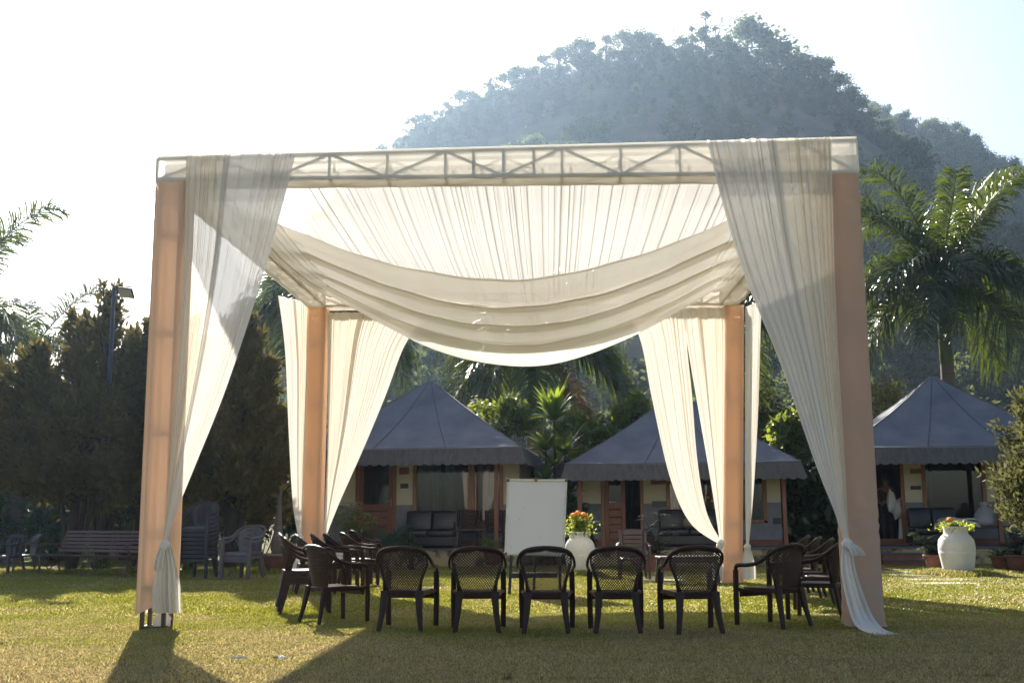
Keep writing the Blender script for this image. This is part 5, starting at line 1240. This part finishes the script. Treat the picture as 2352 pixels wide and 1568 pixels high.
# ------------------------------------------------------------------ shrubs and plants
def leafy(px, py, Y, Wd, H, label, mat, seed, leaf=.16, nclump=16, per=150, flowers=0, name='shrub', cat='shrub', group=None, zbase=0.0, stems=True, depth=.7):
    """py = top; a bush of separate leaves on stems, optionally with white blossoms"""
    top = A(px, py, Y); g = Vector((top.x, Y, zbase)); HH = top.z - zbase; rr = random.Random(seed); z0 = HH - H; t = thing(name, label, cat, g, group=group); r = np.random.default_rng(seed)
    cs = []; rs = []
    for k in range(nclump):
        a = rr.uniform(0, 6.28); q = math.sqrt(rr.uniform(0,1))*Wd*.5; h = rr.uniform(.08,1); q *= (1-.45*h)
        cs.append((math.cos(a)*q, math.sin(a)*q*depth, z0 + h*H*.92)); rs.append(rr.uniform(.16,.30)*min(Wd,H)*.75)
    P = []; 
    for c, rad in zip(cs, rs):
        n = int(per*rad*2.2)+12; d = r.normal(size=(n,3)); d /= np.linalg.norm(d,axis=1)[:,None]; P.append(np.array(c)+d*(rad*r.uniform(.3,1,n)**.5)[:,None])
    P = np.concatenate(P); n = len(P); d = r.normal(size=(n,3))+np.array([0,-.1,-.25]); d /= np.linalg.norm(d,axis=1)[:,None]; s = np.cross(d, r.normal(size=(n,3))+np.array([0,0,1.2])); s /= np.linalg.norm(s,axis=1)[:,None]
    l = leaf*r.uniform(.6,1.35,n)[:,None]; w_ = l*.26; nb_ = np.cross(d,s)*l*.12
    V = np.stack([P, P+d*l*.4+s*w_-nb_, P+d*l, P+d*l*.4-s*w_-nb_],1).reshape(-1,3); np_obj('leaves', V, np.arange(4*n).reshape(n,4), M[mat], t)
    if stems:
        mb = MB()
        for c in cs: mb.tube([(c[0]*.15,c[1]*.15,0),(c[0]*.5,c[1]*.5,c[2]*.5),c], [.022,.014,.006], 4)
        mb.build('stems', M['bark'], t)
    if flowers:
        mb = MB()
        for _ in range(flowers):
            c = rr.choice(cs); rad = rs[cs.index(c)]; a = Vector((rr.gauss(0,1), rr.gauss(-.5,1), rr.gauss(.5,1))).normalized(); c = Vector(c)+a*rad*rr.uniform(.8,1.1)
            for _ in range(7):
                p = c+Vector((rr.gauss(0,.05),rr.gauss(0,.05),rr.gauss(0,.05)))
                for j in range(4):
                    ang = j*1.57+rr.uniform(-.3,.3); e = Vector((math.cos(ang),math.sin(ang)*.6,rr.uniform(-.2,.5)))*.045; q = Vector((-e.y,e.x,.01))*.5; mb.add([p,p+e*.6+q,p+e,p+e*.6-q],[(0,1,2,3)])
        mb.build('blossoms', M['petal'], t)
    return t
SH = 'flowering shrubs behind the cottages'
leafy(1140, 918, 31.0, 2.4, 2.0, 'white-flowered climber behind the left cottage roof', 'broadleaf', 11, .19, 18, 150, 26, group=SH)
leafy(1345, 930, 30.8, 2.6, 1.9, 'white-flowered shrub right of the ringed palm trunk', 'broadleaf', 12, .19, 20, 150, 34, group=SH)
leafy(1440, 915, 31.5, 2.2, 1.7, 'leafy shrub along the left roof edge of the middle cottage', 'broadleaf', 13, .22, 18, 140, 8, group=SH)
leafy(1812, 950, 29.5, 1.5, 2.6, 'tall leafy frangipani with white flowers right of the middle cottage roof', 'broadleaf', 14, .28, 20, 150, 22, group=SH)
leafy(1845, 1075, 28.6, 1.9, 2.4, 'dark broad-leaved shrub between the middle cottage and the near right post', 'darkleaf', 15, .30, 22, 150, 0, group=SH)
leafy(1905, 1120, 28.2, 1.2, 1.7, 'smaller dark shrub beside the sunlit wall', 'darkleaf', 16, .26, 14, 150, 0, group=SH)
leafy(1310, 1110, 28.6, .9, 2.2, 'dark shrub in the gap behind the middle vase', 'darkleaf', 17, .24, 14, 150, 0, group=SH)
leafy(2040, 875, 33.0, 2.2, 2.2, 'sparse yellowing shrub behind the right cottage roof', 'hill_leaf', 18, .16, 14, 60, 4, group=SH)
leafy(1762, 880, 36.0, 2.8, 4.0, 'dull grey-green bush behind the far right curtain', 'hill_leaf', 19, .14, 26, 160, 0, group=SH)
leafy(2300, 940, 33.0, 1.8, 1.6, 'bare twiggy bush behind the right cottage roof', 'hill_leaf', 20, .06, 10, 20, 0, group=SH)
leafy(415, 720, 29.0, 2.4, 3.4, 'bamboo-like leafy tree behind the near left post', 'bamboo', 21, .26, 18, 110, 0, group='leafy trees at the left')
for k, (px, py, wd) in enumerate(((10,1010,4.0),(140,1040,3.6),(300,1000,4.0),(470,960,3.6),(600,1000,3.4))):
    leafy(px, py, 33.5, wd, 3.2, ('wide dark hedge bush behind the leftmost juniper','dark hedge bush behind the bench and juniper trunks','dark hedge bush behind the floodlight pole','tall dark hedge bush behind the tall stack of chairs','dark hedge bush left of the far left post')[k], 'darkleaf', 80+k, .22, 26, 190, 0, group='dark hedge behind the junipers', name='hedge_bush', cat='hedge')
# dracaena
def rosette(mb, c, n, L, wd, seed, up): blades(mb, c, n, L, wd, seed, up, .35, 4)
tp = A(1270, 955, 28.3); t = thing('dracaena', 'tall dracaena with a sunlit rosette between the left and middle cottages', 'dracaena', (tp.x, 28.3, 0))
MB().tube([(0,0,0),(.02,0,tp.z*.5),(0,0,tp.z)], [.04,.035,.03], 8).build('stem', M['bark'], t); mb = MB(); rosette(mb, (0,0,tp.z-.12), 60, 1.0, .075, 3, 1.15); mb.build('leaves', M['dracaena'], t)
mb = MB()
for k, (dx, dz, L) in enumerate(((-.22,-.9,.85),(.28,-1.0,.85),(0,-1.3,.8),(-.35,-1.9,.8),(.3,-2.0,.75))): rosette(mb, (dx,-.05*k,tp.z+dz), 30, L*1.15, .07, 10+k, .9); 
mb.build('leaves', M['dracaena'], t)
mb = MB()
for k, (dx, dz) in enumerate(((-.22,-.9),(.28,-1.0),(0,-1.3),(-.35,-1.9),(.3,-2.0))): mb.tube([(dx*.4,0,0),(dx,-.05*k,tp.z+dz)], [.035,.025], 6)
mb.build('stem', M['bark'], t)
def pot(t, r, h, mat='terracotta', rim=True, sq=False):
    if sq:
        MB().bbox(-r,r,-r,r,0,h).build('pot', M[mat], t, bevel=.015); MB().bbox(-r*1.08,r*1.08,-r*1.08,r*1.08,h-.09,h+.01).build('rim', M[mat], t, bevel=.012); MB().bbox(-r*.9,r*.9,-r*.9,r*.9,h+.002,h+.016).build('soil', M['soil'], t)
    else:
        MB().lathe([(.001,0),(r*.68,0),(r*.86,h*.6),(r*.98,h*.97)], 24).build('pot', M[mat], t, True); MB().lathe([(r*.97,h*.86),(r*1.1,h*.87),(r*1.12,h),(r*.92,h),(r*.9,h*.93)], 24).build('rim', M['pot_rim' if rim else mat], t, True); MB().lathe([(.001,h*.93),(r*.92,h*.93)], 20).build('soil', M['soil'], t)
PP = 'potted plants before the cottages'
p = G(790,1308); t = thing('potted_plant', 'bright umbrella grass in a flaking white square planter behind the left chairs', 'potted plant', (p.x, 25.4, 0), .1, PP); pot(t, .36, .56, 'whitestone', sq=True)
st = MB(); lf = MB(); rr = random.Random(8)
for k in range(46):
    a = rr.uniform(0,6.28); q = rr.uniform(.1,1); e = Vector((math.cos(a)*q*.62, math.sin(a)*q*.5, .56+rr.uniform(.35,.98)*(1.12-.35*q))); b = Vector((math.cos(a)*q*.16, math.sin(a)*q*.16, .56)); st.tube([b, b.lerp(e,.6)+Vector((0,0,.1)), e], [.006,.005,.004], 4); blades(lf, e, 20, .26, .010, 500+k, .35, .55, 3)
st.build('stems', M['bamboo'], t); lf.build('leaves', M['bamboo'], t)
p = A(872,1262,25.6); t = thing('fan_palm', 'blue-green fan palm crouching before the left cottage door', 'fan palm', (p.x, 25.6, 0), 0, PP); pot(t, .2, .3); rr = random.Random(6)
for k in range(13):
    a = k*2.4; el = rr.uniform(.1,1.0); L = rr.uniform(.35,.6); hd = Vector((math.cos(a)*math.cos(el), math.sin(a)*math.cos(el), math.sin(el))); c = Vector((0,0,.3)) + hd*L; s = hd.cross(Vector((0,0,1))).normalized(); u = s.cross(hd); mb = MB()
    for j in range(26):
        th = (-1+2*j/25)*1.9; d = (hd*math.cos(th) + s*math.sin(th) + u*(.18 if j % 2 else .1)).normalized(); l = rr.uniform(.5,.62)*(1-.2*abs(th)/1.9); q = d.cross(u).normalized()*.016
        mb.add([c, c+d*l*.5+q+u*.02, c+d*l*.5-q, c+d*l+Vector((0,0,-.10))], [(0,1,3,2)])
    mb.build('leaf', M['fanpalm'], t); MB().tube([(0,0,.25), c], .01, 4).build('leaf_stalk', M['fanpalm'], t)
def grassy(px, Y, zb, label, seed, r, h, n, L, wd, mat, rim=True, up=.8):
    p = A(px, 1270, Y); t = thing('potted_plant', label, 'potted plant', (p.x, Y, zb), 0, PP); pot(t, r, h, 'terracotta', rim); mb = MB(); rr = random.Random(seed)
    for k in range(5): blades(mb, (rr.uniform(-r*.5,r*.5), rr.uniform(-r*.5,r*.5), h*.93), n//5, L, wd, seed*7+k, up, .45, 4)
    mb.build('leaves', M[mat], t); return t
grassy(1128, 25.5, .12, 'feathery green plant in a terracotta pot left of the whiteboard', 31, .26, .36, 190, .72, .008, 'broadleaf')
grassy(2292, 23.6, 0, 'dark spiky plant in a pot at the foot of the right porch', 32, .22, .32, 60, .60, .022, 'darkleaf', False, .6)
grassy(632, 24.9, 0, 'bottle palm standing in a broad shallow bowl left of the far left post', 33, .34, .42, 20, .5, .03, 'darkleaf')
p = A(632,1262,24.9); MB().lathe([(.11,.40),(.17,.52),(.15,.72),(.08,.98),(.06,1.4),(.05,1.9)], 14).build('trunk', M['palm_trunk'], bpy.data.objects['potted_plant.003'] if 'potted_plant.003' in bpy.data.objects else None, True)
def vine(px, py, Y, H, Wd, label, seed, rw):
    p = A(px, 1300, Y); top = A(px, py, Y).z; t = thing('potted_plant', label, 'potted plant', (p.x, Y, 0), 0, PP)
    if rw: MB().bbox(-rw,rw,-.17,.17,0,.36).build('pot', M['terracotta'], t, bevel=.015); MB().bbox(-rw*1.05,rw*1.05,-.19,.19,.30,.375).build('rim', M['terracotta'], t, bevel=.012)
    else: pot(t, .22, .36, rim=False)
    rr = random.Random(seed); st = MB(); lf = MB()
    for k in range(11):
        e = Vector((rr.gauss(0,.36)*Wd, rr.gauss(0,.2)*Wd, .36+rr.uniform(.25,1)*(top-.36))); b = Vector((rr.uniform(-.1,.1),0,.34)); m_ = b.lerp(e,.5)+Vector((rr.gauss(0,.08),0,.06)); st.tube([b,m_,e],[.012,.009,.005],4)
        for j in range(6):
            q = b.lerp(m_, j/3) if j < 3 else m_.lerp(e, (j-2)/3); q = q + Vector((rr.gauss(0,.07),rr.gauss(0,.07),rr.gauss(0,.05)))
            for i in range(7):       # umbrella of leaflets
                a = i*.9+rr.uniform(0,.4); d = Vector((math.cos(a),math.sin(a),-.25+rr.uniform(-.25,.2))).normalized(); s = d.cross(Vector((0,0,1))).normalized()*.032; l = rr.uniform(.11,.19); lf.add([q,q+d*l*.5+s,q+d*l,q+d*l*.5-s],[(0,1,2,3)])
    st.build('stems', M['bark'], t); lf.build('leaves', M['darkleaf'], t); return t
vine(1500, 1165, 24.2, 1.3, .62, 'tall straggling schefflera in a long terracotta planter before the middle sofa', 41, .42)
vine(2142, 1212, 23.4, .9, .5, 'schefflera in a terracotta pot beside the steps of the right cottage', 42, 0)
vine(2330, 1200, 23.0, .9, .5, 'schefflera half hidden under the right-edge juniper', 43, 0)
leafy(940, 1228, 25.4, .5, .55, 'tiny dark conifer at the foot of the left porch wall', 'darkleaf', 51, .09, 10, 200, name='small_conifer', cat='conifer', group=PP)
leafy(600, 1268, 25.2, .7, .3, 'low weeds catching the sun behind the pair of grey chairs', 'broadleaf', 52, .12, 8, 60, name='weed_plant', cat='weed', group='sunlit weeds under the trees', stems=False)
leafy(415, 1262, 24.6, .9, .4, 'sunlit weeds beside the tall stack of chairs', 'broadleaf', 53, .12, 8, 50, name='weed_plant', cat='weed', group='sunlit weeds under the trees', stems=False)
leafy(215, 1262, 25.4, .9, .38, 'straggly weeds at the foot of the floodlight pole', 'broadleaf', 54, .1, 8, 40, name='weed_plant', cat='weed', group='sunlit weeds under the trees')
# fallen leaves and specks in the grass
mb = MB(); rr = random.Random(12)
for _ in range(420):
    y = 6.5 + 15*rr.random()**1.3; x = rr.uniform(-.5, .5)*y*1.0; s = rr.uniform(.012, .032); a = rr.uniform(0, 6.28); d = Vector((math.cos(a), math.sin(a), rr.uniform(-.3,.4)))*s; q = Vector((-d.y, d.x, rr.uniform(-.004,.008)))*.45; p = Vector((x, y, .03 + rr.uniform(0,.012)))
    mb.add([p-d, p+q, p+d, p-q], [(0,1,2,3)])
M['litter'] = leafmat('fallen_leaf', (.16,.09,.04), (.55,.45,.28), (.4,.28,.12), .25, .8, .1)
tag(mb.build('fallen_leaves', M['litter']), 'dry fallen leaves scattered over the lawn', 'leaf litter', kind='stuff')
